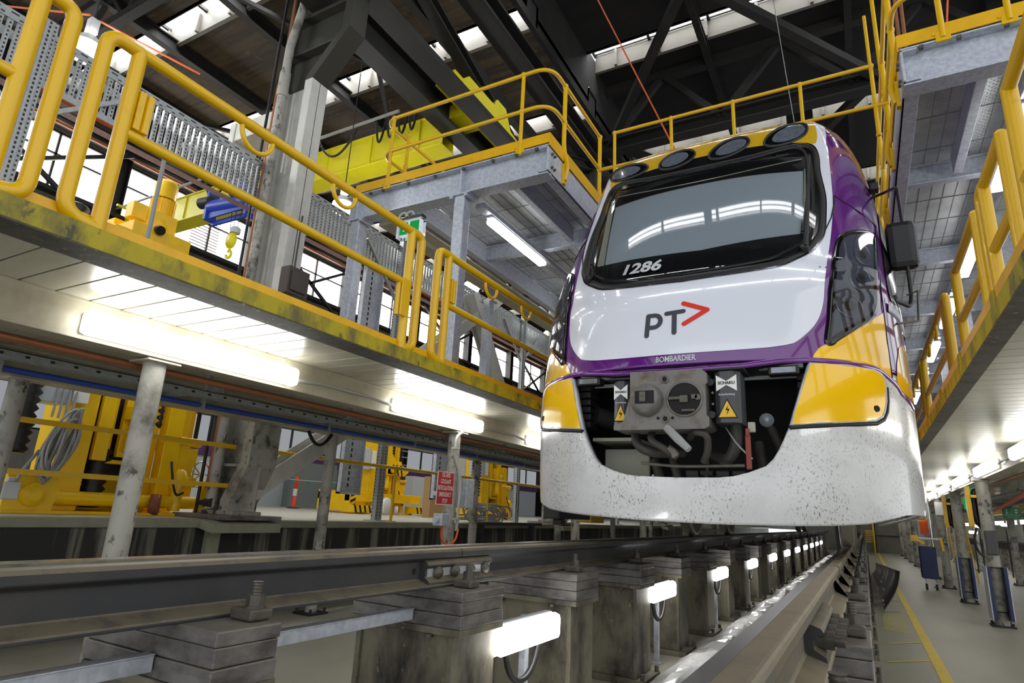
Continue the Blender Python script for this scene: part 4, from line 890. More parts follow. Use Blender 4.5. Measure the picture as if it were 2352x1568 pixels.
# face plate with the cone on the left and the cup on the right
def on(name, mb, m, bev=0): o = part(mb, name, m, train, bev); o.parent = cp; return o
on('coupler_cone', MB().lathe([(.105, 0), (.103, .03), (.085, .075), (.06, .09), (.0, .09)], (-1.14, 3.762, .715), (0, -1, 0), 32), M['coupler'])
on('cone_slot', MB().box(-1.19, -1.07, 3.665, 3.674, .68, .76), M['void']); on('hook_plate', MB().box(-1.16, -1.12, 3.655, 3.68, .69, .755), M['bolt'], .006)
on('coupler_cup', MB().lathe([(.112, 0), (.112, .012), (.1, .012), (.1, .0)], (-.905, 3.762, .715), (0, -1, 0), 32, False), M['coupler'])
on('cup_void', MB().lathe([(.102, 0), (.102, .004)], (-.905, 3.762, .715), (0, -1, 0), 32), M['void'])
on('coupler_hook', MB().box(-1.0, -.9, 3.74, 3.757, .71, .73).box(-.93, -.88, 3.735, 3.757, .69, .735).box(-.86, -.82, 3.74, 3.757, .71, .74).cyl((-.82, 3.74, .72), (-.82, 3.757, .72), .018, 12).box(-.92, -.84, 3.74, 3.757, .635, .65), M['bolt'], .004)
for z, r in ((.845, .026), (.595, .026)):
    on('air_port', MB().lathe([(r, 0), (r, .012), (r * .7, .014), (r * .6, .003), (0, .003)], (-1.025, 3.762, z), (0, -1, 0), 20, False), M['coupler'])
    on('port_hole', MB().lathe([(r * .5, 0), (r * .5, .006)], (-1.025, 3.762, z), (0, -1, 0), 14), M['void'])
for x in (-1.07, -.98): on('dowel_hole', MB().lathe([(.01, 0), (.01, .004)], (x, 3.762, .6), (0, -1, 0), 12), M['void'])
on('coupler_handle', MB().tube([(-1.01, 3.74, .535), (-.93, 3.68, .46), (-.86, 3.66, .395)], [.024, .026, .02], 12), M['greycable'])
for x0, x1, z0, z1 in ((-1.385, -1.27, .565, .86), (-.735, -.585, .57, .885)):
    bx_ = on('electric_head', MB().prism([(x0, 3.84), (x0 + .035, 3.8), (x1 - .035, 3.8), (x1, 3.84), (x1, 4.02), (x0, 4.02)], 'z', z0, z1), M['coupdark'], .004)
    on('head_cover', MB().box(x0 - .03, x1 + .03, 3.78, 4.04, z1 + .004, z1 + .016), M['dark'], .004)
    c = (x0 + x1) / 2; w = (x1 - x0) * .4; y = 3.7985; zc = z1 - .075
    on('bow_tie_sign', MB().add([(c - w, y, zc + .05), (c - w, y, zc - .05), (c, y, zc - .012), (c + w, y, zc - .05), (c + w, y, zc + .05), (c, y, zc + .012)], [(0, 1, 2, 5), (5, 2, 3, 4)]), M['white'])
    on('maker_text', text_mb('SCHAKU', w * .42, lambda u, v: (c + u, y - .001, zc + v), bold=.001), M['void'])
    on('maker_text', text_mb('Scharfenberg', w * .3, lambda u, v: (c + u, y - .001, zc - .07 + v)), M['white'])
    zt = z0 + .075; h = w * 1.0
    on('warning_triangle', MB().prism([(c - h, zt - .05), (c + h, zt - .05), (c, zt + .07)], 'y', y - .001, y), M['void'])
    on('warning_face', MB().prism([(c - h * .84, zt - .043), (c + h * .84, zt - .043), (c, zt + .057)], 'y', y - .002, y - .001), M['yel'])
    on('lightning_mark', MB().add([(c + .008, y - .003, zt + .032), (c - .012, y - .003, zt - .002), (c + .002, y - .003, zt - .002), (c - .006, y - .003, zt - .034), (c + .014, y - .003, zt + .006), (c + .0, y - .003, zt + .006)], [(0, 1, 2, 5), (5, 2, 3, 4)]), M['void'])
    mb = MB()
    for j in range(4): mb.cyl(((x1 + .012) if x0 < -1 else (x0 - .014), 3.85, z0 + .05 + j * .07), ((x1 + .012) if x0 < -1 else (x0 - .014), 3.83, z0 + .05 + j * .07), .008, 8)
    on('head_bolts', mb, M['coupler'])
on('guide_sleeve', MB().cyl((-.755, 3.86, .82), (-.755, 3.8, .82), .022, 12).cyl((-.752, 3.86, .62), (-.752, 3.8, .62), .022, 12), M['dark'])
def tp(name, pts, r, m=M['hose'], rnd=.1): return part(MB().tube(rounded(pts, rnd), r, 12), name, m, train)
tp('hose', [(-1.16, 3.95, .56), (-1.14, 3.82, .47), (-1.05, 3.8, .42), (-.98, 3.85, .37)], .022); tp('hose', [(-.92, 3.95, .5), (-.86, 3.8, .52), (-.78, 3.8, .5), (-.79, 3.84, .4), (-.83, 3.9, .35)], .022)
tp('hose', [(-1.28, 3.95, .54), (-1.25, 3.9, .44), (-1.15, 3.92, .40), (-1.0, 4.1, .42)], .03); tp('hose', [(-.64, 3.95, .6), (-.64, 3.95, .45), (-.7, 4.0, .36), (-.8, 4.1, .4)], .036)
tp('hose', [(-.48, 4.3, .6), (-.4, 4.2, .42), (-.42, 4.15, .2), (-.44, 4.2, .1)], .03); tp('hose', [(-.56, 4.3, .5), (-.52, 4.2, .3), (-.5, 4.2, .1)], .034)
tp('hose', [(-1.1, 4.2, .42), (-1.06, 4.15, .28), (-1.0, 4.15, .1)], .03); tp('hose', [(-1.22, 4.2, .38), (-1.17, 4.15, .25), (-1.14, 4.15, .1)], .034)
tp('coupler_cable', [(-.8, 3.9, .6), (-.83, 4.0, .3), (-.86, 4.05, .2)], .009)
tp('hose_clamp', [(-1.03, 3.82, .42), (-1.0, 3.83, .40), (-.985, 3.84, .375)], .027, M['brown'] if 'brown' in M else M['coupler'], .02)
tp('coupler_cable', [(-.7, 3.95, .56), (-.62, 3.85, .44), (-.54, 3.85, .36)], .005, M['greycable']); tp('coupler_cable', [(-1.24, 3.95, .34), (-1.0, 3.95, .32), (-.6, 3.95, .33)], .01, M['bolt'])
part(MB().box(-.575, -.545, 3.84, 3.86, .3, .5).box(-.57, -.55, 3.83, 3.87, .49, .54), 'release_lever', M['redpart'], train, .006)
part(MB().box(-.56, -.52, 3.87, 3.9, .52, .58), 'lever_bracket', M['cabcream'], train, .004)
part(MB().lathe([(.045, 0), (.045, .01), (.025, .012), (.025, .02), (0, .02)], (-.5, 4.28, .65), (0, -1, 0), 20), 'air_cock', M['galv'], train)
part(MB().box(-1.66, -1.32, 4.4, 4.44, .22, .48), 'equipment_box', M['cabcream'], train, .01); part(MB().box(-1.3, -1.27, 4.38, 4.42, .42, .47).box(-1.3, -1.27, 4.38, 4.42, .25, .3), 'box_latch', M['silver'], train, .004)
mb = MB()
for j in range(3): mb.box(-1.33 + j * .075, -1.265 + j * .075, 4.35, 4.37, .13, .22)
part(mb, 'side_grille', M['dark'], train); part(MB().box(-.3, -.2, 4.6, 4.62, .58, .72), 'inspection_plate', M['greycable'], train, .02)
mb = MB()
for j, x in enumerate((-.95, -.86, -.76, -.66)): mb.box(x - .04, x + .04, 4.1, 4.2, .27 + .01 * (j % 2), .31).cyl((x, 4.08, .25), (x + .08, 4.08, .25), .012, 8)
part(mb, 'valve_block', M['dark'], train, .006); part(MB().lathe([(.012, 0), (.012, .03)], (-.2, 4.45, .86), (0, -1, 0), 12).lathe([(.022, 0), (.022, .02)], (-.19, 4.3, .82), (0, -1, 0), 14).lathe([(.022, 0), (.022, .02)], (-.19, 4.3, .76), (0, -1, 0), 14).box(-.23, -.15, 4.32, 4.4, .62, .86), 'air_gauges', M['grey'], train)
# frame, bogies and wheels
part(MB().box(-2.3, .28, 5.2, 27, .55, 1.0), 'underframe', M['void'], train)
part(MB().box(-2.05, .03, 7.4, 10.6, .25, .55), 'bogie_frame', M['dark'], train, .03)
for y in (7.85, 10.1, 22, 24.3):
    for x in (-1.848, -.168):
        d = 1 if x < -1 else -1
        w = part(MB().lathe([(.12, -.06), (.40, -.06), (.42, -.05), (.425, .035), (.45, .045), (.455, .06), (.44, .075), (.37, .075), (.35, .05), (.14, .04), (.12, .07)], (x, y, RT + .425), (d, 0, 0), 40), 'wheel', M['wheel'], train)
    part(MB().cyl((-1.8, y, RT + .425), (-.2, y, RT + .425), .08, 14), 'axle', M['dark'], train)
part(MB().box(-2.4, -2.25, 4.9, 5.6, -.05, .3).box(-2.36, -2.28, 5.0, 5.1, -.1, -.05), 'life_guard', M['dark'], train, .01)
# ================================================================ crane, hoist, high-bay lamps
cr = thing('overhead_crane', 'bright yellow overhead crane girder spanning the left hall bay', 'crane', (-10, 7.4, 5.9))
mb = MB(); yb = 7.4
mb.box(-15.3, -5.7, yb - .2, yb + .2, 5.9, 5.93).box(-15.3, -5.7, yb - .2, yb + .2, 6.5, 6.53).box(-15.3, -5.7, yb - .17, yb - .15, 5.93, 6.5).box(-15.3, -5.7, yb + .15, yb + .17, 5.93, 6.5)
part(mb, 'girder', M['yelcrane'], cr, .006)
mb = MB()
for j in range(9): mb.box(-15 + j * 1.1, -14.985 + j * 1.1, yb - .2, yb - .17, 5.93, 6.5)
part(mb, 'girder_ribs', M['yelcrane'], cr)
part(MB().prism([(6.5, 6.62), (6.75, 6.62), (6.9, 6.78), (7.7, 6.78), (7.8, 6.95), (8.1, 6.95), (8.3, 6.62), (8.7, 6.55), (8.7, 6.42), (6.5, 6.42)], 'x', -5.35, -5.0), 'end_carriage', M['yelcrane'], cr, .01)
part(MB().box(-5.9, -5.2, yb - .25, yb + .25, 6.3, 6.6), 'girder_end', M['yelcrane'], cr, .006)
for x in (-15.1, -13.5, -11.6, -9.0): part(MB().box(x - .03, x + .03, yb - .5, yb - .1, 6.6, 6.65).box(x - .03, x + .03, yb - .2, yb - .1, 6.5, 6.65), 'rail_bracket', M['yelcrane'], cr)
part(MB().cyl((-16.2, yb - .32, 6.68), (-6.6, yb - .32, 6.74), .03, 10), 'festoon_rail', M['greycable'], cr)
def sag(a, b, d, n=12):
    a = Vector(a); b = Vector(b); return [a.lerp(b, i / n) - Vector((0, 0, d * 4 * (i / n) * (1 - i / n))) for i in range(n + 1)]
for a, b, d in ((-12.0, -11.2, .55), (-9.6, -8.6, .5), (-8.55, -7.6, .45), (-7.1, -6.9, .45), (-6.85, -6.65, .42), (-6.6, -6.4, .42), (-6.35, -6.2, .4)):
    part(MB().tube(sag((a, yb - .32, 6.66), (b, yb - .3, 6.68), d), .022, 8), 'festoon_cable', M['blackcable'], cr)
ho = thing('hoist', 'blue electric hoist trolley hanging on the yellow crane girder', 'hoist', (-11, 7.2, 5.5))
part(MB().box(-11.7, -11.62, 6.85, 7.1, 5.7, 6.4).box(-10.4, -10.32, 6.85, 7.1, 5.55, 6.2).box(-11.65, -10.35, 6.9, 6.94, 5.72, 5.86).box(-11.65, -10.35, 7.02, 7.08, 5.62, 5.72), 'frame', M['hoist'], ho, .01)
part(MB().cyl((-11.62, 6.98, 6.0), (-10.4, 6.98, 5.9), .16, 18), 'drum', M['hoist'], ho)
part(MB().cyl((-11.95, 6.92, 6.15), (-11.6, 6.92, 6.12), .12, 16), 'motor', M['dark'], ho)
part(MB().box(-10.9, -10.5, 6.8, 7.05, 6.05, 6.35).box(-10.3, -9.9, 6.85, 7.05, 5.6, 5.75), 'control_box', M['hoist'], ho, .01)
hk = thing('hook_block', 'yellow hook block hanging on ropes below the blue hoist', 'hook', (-10.8, 6.98, 4.7))
part(MB().lathe([(.0, -.07), (.12, -.07), (.17, -.03), (.17, .03), (.12, .07), (0, .07)], (-10.8, 6.98, 5.12), (.3, 1, 0), 24), 'sheave_housing', M['yelcrane'], hk)
part(MB().tube(arc((-10.8, 6.98, 4.82), .075, 120, -180, (1, 0, 0), (0, 0, 1), 14), .028, 10).cyl((-10.8, 6.98, 4.9), (-10.8, 6.98, 5.0), .03, 10), 'hook', M['yelcrane'], hk)
part(MB().lathe([(.1, 0), (.1, .1), (.07, .13)], (-10.72, 6.98, 5.26), n=16), 'rope_guard', M['grey'], hk)
part(MB().cyl((-10.88, 6.98, 5.2), (-10.95, 6.98, 5.85), .007, 6).cyl((-10.72, 6.98, 5.2), (-10.6, 6.98, 5.85), .007, 6).cyl((-10.8, 6.98, 5.2), (-10.8, 6.98, 5.85), .007, 6), 'ropes', M['dark'], hk)
for o_ in (ho, hk): o_.location += Vector((.25, 0, -.22))
hb0 = None
for i in range(5):
    lab = ('glaring high-bay lamp above the nearest guard rail end', 'glaring high-bay lamp seen below the front corner of the high platform', 'third high-bay lamp down the hall, behind the second deck guard rail', 'fourth high-bay lamp down the hall', 'fifth high-bay lamp down the hall')[i]
    if i == 0:
        hb0 = thing('high_bay_lamp', lab, 'lamp', (-7.05, 2.55, 4.6), 'high-bay lamps')
        part(MB().lathe([(.08, .2), (.13, .14), (.16, .08)], (-7.05, 2.55, 4.62), n=20, caps=False), 'reflector', M['housing'], hb0)
        part(MB().lathe([(.12, .13), (.165, .07), (.18, .0), (.15, -.06), (.08, -.1), (0, -.115)], (-7.05, 2.55, 4.62), n=20, caps=False), 'glowing_glass', M['hib'], hb0)
        part(MB().box(-7.1, -7.0, 2.5, 2.6, 4.87, 5.05).box(-7.08, -7.02, 2.52, 2.58, 4.8, 4.87), 'gear_box', M['housing'], hb0, .01)
        part(MB().cyl((-7.05, 2.55, 5.04), (-7.05, 2.55, 9.2), .008, 6), 'drop_rod', M['dark'], hb0)
    else: dup(hb0, 0, 3.95 * i, .02, lab)
# ================================================================ cable ladder beyond the deck
cl = thing('cable_ladder', 'long galvanised cable ladder with perforated rungs above the hall edge', 'cable ladder', (-6.1, 15, 3.44))
zt, zb = 3.93, 3.45
mb = MB()
for x in (-6.06, -6.36): mb.box(x - .004, x + .004, -1, 34, zt - .06, zt + .03).box(x - .04, x, -1, 34, zt + .022, zt + .03).box(x - .004, x + .004, -1, 34, zb - .04, zb + .02)
part(mb, 'side_rails', M['strutm'], cl)
mb = MB()
for j in range(96): mb.box(-6.057, -6.054, -.5 + j * .14, -.44 + j * .14, zt - .005, zt + .008).box(-6.057, -6.054, -.43 + j * .14, -.40 + j * .14, zt - .04, zt - .028)
part(mb, 'slot_pattern', M['dark'], cl)
rg0 = part(MB().box(-6.10, -6.065, 1.6, 1.637, zb, zt - .05), 'rung', M['strutm'], cl)
for j in range(1, 100):
    c_ = dup(rg0, parent=cl); c_.location = (0, j * .07, 0)
mb = MB()
for j in range(30): mb.box(-6.10, -6.065, 1.53 - j * .07, 1.567 - j * .07, zb, zt - .05)
for j in range(350): mb.box(-6.10, -6.065, 8.6 + j * .07, 8.637 + j * .07, zb, zt - .05)
part(mb, 'rungs_far_off', M['strutm'], cl, stuff=True)
mb = MB()
for j in range(150):
    for k in range(9): mb.box(-6.0648, -6.064, -.488 + j * .07, -.475 + j * .07, zb + .04 + k * .042, zb + .06 + k * .042)
part(mb, 'hole_pattern', M['dark'], cl)
mb = MB()
for z in (3.47, 3.51): mb.cyl((-6.2, -1, z), (-6.2, 34, z), .02, 6)
part(mb, 'orange_cables', M['orange'], cl)
for i, y in enumerate((1.85, 6.92, 11.0, 16.9)):
    lab = 'perforated galvanised strut post ' + ('cut by the edge of the picture beside the nearest guard rail' if i == 0 else 'rising from the hall floor in front of the striped jack' if i == 1 else 'holding the cable ladder further down the hall, %s from the camera' % ORD[i])
    p = thing('strut_post', lab, 'post', (-6.0, y, HZ), 'perforated strut posts')
    part(MB().box(-6.05, -5.97, y - .07, y + .07, HZ, 4.02).box(-6.0, -5.95, y - .03, y + .03, HZ, 4.0), 'upright', M['strutm'], p, .003)
    mb = MB()
    for k in range(94):
        z = HZ + .06 + k * .045; mb.box(-5.9695, -5.969, y + .042, y + .056, z, z + .018).box(-5.9695, -5.969, y - .056, y - .042, z, z + .018).box(-5.9495, -5.949, y - .008, y + .008, z, z + .026); mb.box(-6.04, -6.025, y - .0705, y - .07, z, z + .022)
    part(mb, 'hole_pattern', M['dark'], p)
    part(MB().box(-6.12, -5.88, y - .14, y + .14, HZ, HZ + .012), 'base_plate', M['strutm'], p, .002)
    part(MB().bar((-6.03, y - .02, 3.0), (-6.03, y + .8, 3.75), .04, .04).bar((-6.03, y - .02, 3.0), (-6.03, y - .8, 3.75), .04, .04), 'brace', M['strutm'], p, .002)
for i, (y, x) in enumerate(((6.55, -6.2), (8.6, -6.15))):
    t = thing('vertical_cable_tray', 'grey vertical cable tray standing ' + ('just before the striped jack' if i == 0 else 'behind the red emergency sign'), 'cable tray', (x, y, .1))
    part(MB().box(x, x + .02, y - .28, y + .12, .1, 3.4).box(x, x + .08, y - .28, y - .26, .1, 3.4).box(x, x + .08, y + .1, y + .12, .1, 3.4).box(x, x + .08, y - .28, y + .12, .1, .13), 'tray', M['galv'], t, .004)
    mb = MB()
    for k in range(40): mb.box(x + .02, x + .0205, y - .1, y - .07, .2 + k * .08, .25 + k * .08)
    part(mb, 'slot_pattern', M['dark'], t)
# ================================================================ lifting jacks on the hall floor
def bellows(mb, x, y, z0, z1, r, p=.07):
    n = int((z1 - z0) / p); return mb.lathe([(r * (1 if k % 2 else .72), z0 + (z1 - z0) * k / (2 * n)) for k in range(2 * n + 1)], (x, y, 0), n=8)
def jack(lab, x, y, h, stripes=False):
    j = thing('lifting_jack', lab, 'jack', (x - .4, y, HZ)); Y = M['yeljack']
    def p(n, mb, m=Y, b=.006): return part(mb, n, m, j, b)
    z = HZ
    p('base_plate', MB().box(x - .9, x + .0, y - .95, y + .97, z, z + .03))
    if not stripes:
        for y0, s in ((y - .95, 1), (y - .5, 1), (y + .97, -1)):
            pl = [(y0, z + .03), (y0 + .38 * s, z + .03), (y0 + .4 * s, z + .14), (y0 + .42 * s, z + .33), (y0 + .36 * s, z + .36), (y0, z + .34)] if s > 0 and y0 < y - .6 else [(y0 - .16, z + .03), (y0 + .03, z + .03), (y0 + .06, z + .2), (y0 + .02, z + .36), (y0 - .1, z + .34)]
            if y0 != y - .5: p('gusset', MB().prism(pl, 'x', x - .06, x - .02))
        p('base_beam', MB().box(x - .85, x - .5, y - .8, y + .85, z + .03, z + .36).box(x - .5, x - .3, y - .8, y - .45, z + .03, z + .34))
        p('axle_tube', MB().cyl((x - .12, y - .9, z + .14), (x - .12, y + .85, z + .14), .065, 18)).data.polygons.foreach_set('use_smooth', [True] * 20)
        p('axle_cap', MB().lathe([(.1, 0), (.1, .03), (.05, .05)], (x - .02, y - .74, z + .16), (1, 0, 0), 20))
    else:
        p('fork_frame', MB().box(x - .9, x - .7, y - 1.3, y + 1.3, z + .28, z + .48).box(x - .1, x + .06, y - 1.3, y + 1.2, z + .26, z + .46).box(x - .9, x + .05, y - 1.3, y - 1.12, z + .05, z + .44))
        p('fork_tip', MB().box(x - .1, x + .25, y - 1.35, y - .7, z + .03, z + .18).box(x - .1, x + .25, y + .8, y + 1.9, z + .03, z + .2).prism([(y + 1.7, z + .2), (y + 2.0, z + .2), (y + 2.0, z + .7), (y + 1.85, z + .7)], 'x', x - .1, x + .2))
        mb = MB()
        for a, b, z0, z1 in ((-1.3, -.75, z + .03, z + .18), (.85, 1.7, z + .04, z + .19)):
            k = a
            while k < b: mb.add([(x + .252, y + k, z0), (x + .252, y + k + .06, z0), (x + .252, y + k + .0, z1), (x + .252, y + k - .06, z1)], [(0, 1, 2, 3)]); k += .15
        for k in range(3): mb.add([(x + .062, y - 1.28, z + .1 + k * .12), (x + .062, y - 1.12, z + .16 + k * .12), (x + .062, y - 1.12, z + .22 + k * .12), (x + .062, y - 1.28, z + .16 + k * .12)], [(0, 1, 2, 3)])
        for k in range(3): mb.add([(x - .048, y + .2 + k * .14, z + .9), (x - .048, y + .26 + k * .14, z + .9), (x - .048, y + .18 + k * .14, z + 1.15), (x - .048, y + .12 + k * .14, z + 1.15)], [(0, 1, 2, 3)])
        part(mb, 'hazard_stripes', M['void'], j)
        p('hand_wheel', MB().tube([(x - .3, y - 1.15 + .17 * math.cos(t), z + .72 + .17 * math.sin(t)) for t in np.linspace(0, 6.0, 20)], .015, 8, True).bar((x - .3, y - 1.3, z + .72), (x - .3, y - 1.0, z + .72), .02, .02).bar((x - .3, y - 1.15, z + .56), (x - .3, y - 1.15, z + .88), .02, .02), M['chrome'], 0)
        p('lift_head', MB().prism([(y - .1, z + .9), (y + .6, z + .9), (y + .75, z + 1.0), (y + .75, z + 1.1), (y + .3, z + 1.18), (y - .1, z + 1.6)], 'x', x - .35, x - .05))
    p('mast', MB().box(x - .65, x - .16, y - .54, y - .3, z + .03, h).box(x - .75, x - .65, y - .3, y + .35, z + .03, h).box(x - .65, x - .3, y + .26, y + .42, z + .03, h))
    p('mast_flange', MB().box(x - .2, x - .14, y - .27, y - .14, z + .5, h).box(x - .3, x - .26, y - .1, y - .06, z + .6, h))
    mb = MB(); bellows(mb, x - .28, y - .14, z + .06, z + .62, .12); bellows(mb, x - .5, y - .02, z + 1.2, h, .09); bellows(mb, x - .35, y + .42, z + .9, h, .08); part(mb, 'bellows', M['bellows'], j)
    if not stripes:
        mb = MB(); bellows(mb, x - .1, y - .94, z + .5, h, .12); part(mb, 'bellows', M['bellows'], j)
    p('carriage', MB().box(x - .26, x - .2, y - .02, y + .24, z + .55, z + 1.2).box(x - .3, x - .16, y + .2, y + .28, z + .05, z + 1.3).box(x - .3, x - .2, y - .14, y + .28, z + .48, z + .52))
    part(MB().lathe([(.065, 0), (.065, .14), (.055, .16)], (x - .12, y + .06, z + .6), n=16).lathe([(.052, .16), (.05, .3), (.035, .33)], (x - .12, y + .06, z + .6), n=16).box(x - .2, x - .05, y - .03, y + .17, z + .92, z + 1.05).lathe([(.05, 0), (.05, .05)], (x - .06, y + .12, z + 1.0), (1, 0, 0), 8), 'gear_motor', M['yeljack'], j, .006)
    part(MB().box(x - .3, x - .16, y + .42, y + .6, z + .2, z + 1.25).box(x - .35, x - .2, y + .6, y + .85, z + .1, z + .72).cyl((x - .2, y + .4, z + .78), (x - .2, y + .85, z + .78), .05, 12), 'wheel_arm', M['yeljack'], j, .008)
    part(MB().lathe([(.04, 0), (.1, 0), (.105, .02), (.105, .07), (.1, .09), (.04, .09)], (x - .06, y + .33, z + .11), (.6, .8, 0), 24), 'travel_wheel', M['wheelbrown'] if not stripes else M['white'], j)
    part(MB().lathe([(.02, .09), (.055, .092), (.05, .1), (0, .1)], (x - .06, y + .33, z + .11), (-.6, -.8, 0), 16), 'wheel_hub', M['bellows'], j)
    part(MB().lathe([(.07, 0), (.075, .12), (.06, .18), (.03, .2)], (x - .1, y + .62, z + .28), n=16).cyl((x - .1, y + .62, z + .05), (x - .1, y + .62, z + .28), .06, 12).box(x - .06, x + .02, y + .64, y + .74, z + .3, z + .4), 'travel_motor', M['yeljack'], j, .006)
    part(MB().box(x - .62, x - .5, y - .12, y + .2, z + .36, h), 'mast_recess', M['dark'], j)
    part(MB().tube(rounded([(x - .1, y + .5, z + .55), (x - .02, y + .5, z + .35), (x + .0, y + .55, z + .2), (x - .05, y + .66, z + .24)], .08), .012, 8), 'motor_cable', M['blackcable'], j)
    part(MB().box(x - .6, x - .56, y + .78, y + .98, z + .5, h).box(x - .56, x - .54, y + .84, y + .92, z + .5, h), 'outer_guide', M['yeljack'], j, .004)
    part(MB().box(x - .555, x - .53, y + .99, y + 1.03, z + .4, h), 'chain', M['bellows'], j)
    part(MB().box(x - .35, x - .1, y - .87, y - .6, z + .97, z + 1.45), 'control_cabinet', M['grey'], j, .008); part(MB().box(x - .2, x - .08, y - .58, y - .44, z + 1.0, z + 1.4), 'control_cabinet', M['white'], j, .008)
    # head with gear motor on top
    p('head_frame', MB().box(x - .8, x - .15, y - .38, y + .26, h - .05, h + .12).box(x - .78, x - .6, y - .36, y - .1, h + .12, h + .24))
    p('head_gearbox', MB().lathe([(.2, 0), (.22, .08), (.2, .2), (.1, .24)], (x - .45, y - .05, h + .1), n=20).box(x - .5, x - .25, y - .2, y + .12, h + .1, h + .36).box(x - .42, x - .28, y - .36, y - .05, h + .2, h + .38))
    mb = MB().lathe([(.115, 0), (.115, .2)], (x - .4, y + .0, h + .36), n=20).lathe([(.118, .22), (.12, .4), (.1, .44), (0, .44)], (x - .4, y + .0, h + .36), n=20)
    for k in range(20): t = k * math.pi / 10; mb.bar((x - .4 + .12 * math.cos(t), y + .12 * math.sin(t), h + .37), (x - .4 + .12 * math.cos(t), y + .12 * math.sin(t), h + .56), .008, .02, (math.cos(t), math.sin(t), 0))
    part(mb, 'head_motor', M['yeljack'], j)
    part(MB().lathe([(.05, 0), (.05, .03)], (x - .18, y - .12, h + .12), (1, 0, -.4), 14), 'beacon', M['orange'], j); part(MB().lathe([(.052, .0), (.052, .05)], (x - .15, y - .12, h + .11), (1, 0, -.4), 14), 'beacon_base', M['bellows'], j)
    return j
j1 = jack('large yellow lifting jack with coiled grey cables, nearest the camera', -6.25, 3.5, 2.62)
mb = MB()
rnd = random.Random(5)
for k in range(17):
    c = Vector((-6.22 + .008 * k, 2.83 + .03 * rnd.uniform(-1, 1), .36 + .06 * rnd.uniform(-1, 1))); ra, rb = .035 + .075 * rnd.random(), .22 + .07 * rnd.random(); tl = .35 + .2 * rnd.random()
    mb.tube([c + Vector((.02 * math.sin(3 * t + k), ra * math.cos(t) + tl * rb * math.sin(t) * .5, rb * math.sin(t))) for t in np.linspace(0, 2 * math.pi * 22 / 23, 23)], .011, 6, True)
for k in range(4): mb.tube(rounded([(-6.42, 2.8 + k * .06, 1.0), (-6.3, 2.78 + k * .05, .8), (-6.25, 2.75 + .05 * k, .6)], .1), .011, 6)
mb.tube(rounded([(-6.25, 2.72, .3), (-6.2, 2.6, .1), (-6.15, 2.55, -.05)], .1), .014, 6)
solo(mb, 'cable_coil', M['greycable'], 'coil of grey cable hanging on the front of the largest jack', 'cable')
solo(MB().box(-6.2, -6.12, 2.47, 2.6, -.12, .02).box(-6.18, -6.14, 2.5, 2.56, .02, .06), 'cable_plug', M['grey'], 'grey plug end of the coiled cable beside the jack base', 'plug', bevel=.012)
hw = thing('hand_wheel', 'chrome spoked hand wheel sticking out beside the largest jack', 'wheel', (-6.5, 4.45, .0))
cy, cz = 4.42, .21
part(MB().tube([(-6.45, cy + .105 * math.cos(t), cz + .14 * math.sin(t)) for t in np.linspace(0, 2 * math.pi * 27 / 28, 28)], .011, 8, True), 'rim', M['chrome'], hw)
mb = MB()
for k in range(5): t = k * 2 * math.pi / 5; mb.cyl((-6.45, cy, cz), (-6.45, cy + .1 * math.cos(t), cz + .135 * math.sin(t)), .008, 6)
part(mb, 'spokes', M['chrome'], hw); part(MB().cyl((-6.6, cy - .35, cz + .02), (-6.45, cy, cz), .01, 8).lathe([(.02, -.03), (.02, .03)], (-6.45, cy, cz), (1, 0, 0), 12), 'shaft', M['chrome'], hw)
jack('yellow lifting jack with black striped forks, in mid hall', -9.7, 11.5, 2.6, True)
jack('far yellow lifting jack with white roller, right of the red emergency sign', -7.55, 13.0, 2.6)
rw = MB().lathe([(.03, 0), (.15, 0), (.16, .02), (.16, .06), (.15, .08), (.03, .08)], (-7.35, 11.9, HZ + .165), (1, .2, 0), 24)
solo(rw, 'roller', M['white'], 'white plastic roller at the foot of the far jack', 'roller'); rw = MB().lathe([(.03, 0), (.17, 0), (.18, .02), (.18, .06), (.17, .08), (.03, .08)], (-9.3, 10.95, HZ + .19), (1, .2, 0), 24)
solo(rw, 'roller', M['white'], 'white plastic roller under the striped jack forks', 'roller')
solo(MB().box(-9.9, -9.4, 14.2, 14.5, HZ, 1.4), 'cabinet', M['grey'], 'pale grey cabinet behind the striped jack', 'cabinet', bevel=.01)
solo(MB().box(-11.4, -11.1, 14.2, 16.0, HZ, .8), 'cabinet', M['grey'], 'low white cabinet with a pipe stub behind the striped jack', 'cabinet', bevel=.01)
solo(MB().box(-8.3, -8.1, 11.0, 11.5, HZ, .62), 'timber_crate', M['timber'], 'plain timber board crate beside the striped fork', 'crate', bevel=.006)
bo = thing('bollard', 'orange bollard with white band before the grey partition', 'bollard', (-14, 12.75, HZ))
bx_, by_ = -13.0, 11.7
part(MB().lathe([(.16, 0), (.16, .02), (.05, .04)], (bx_, by_, HZ), n=18), 'base', M['bellows'], bo); part(MB().lathe([(.055, .03), (.05, .3), (.045, .3), (.045, .5), (.05, .5), (.045, .78), (.03, .82)], (bx_, by_, HZ), n=16), 'tube', M['bollard'], bo)
part(MB().lathe([(.052, .32), (.051, .5)], (bx_, by_, HZ), n=16, caps=False), 'band', M['white'], bo)
mb = MB(); pts = sag((-12.9, 9.0, .62), (-12.9, 14.5, .6), .12, 22); mb.tube(pts, .006, 6)
bu = thing('bunting', 'line of small teal pennants strung in front of the partitions', 'bunting', (-12.9, 12, .4)); part(mb, 'string', M['white'], bu)
for k in range(2, 21, 2):
    q = pts[k]; part(MB().prism([(q.y - .055, q.z), (q.y + .055, q.z), (q.y, q.z - .16)], 'x', q.x - .002, q.x + .002), 'pennant', M['teal'], bu)
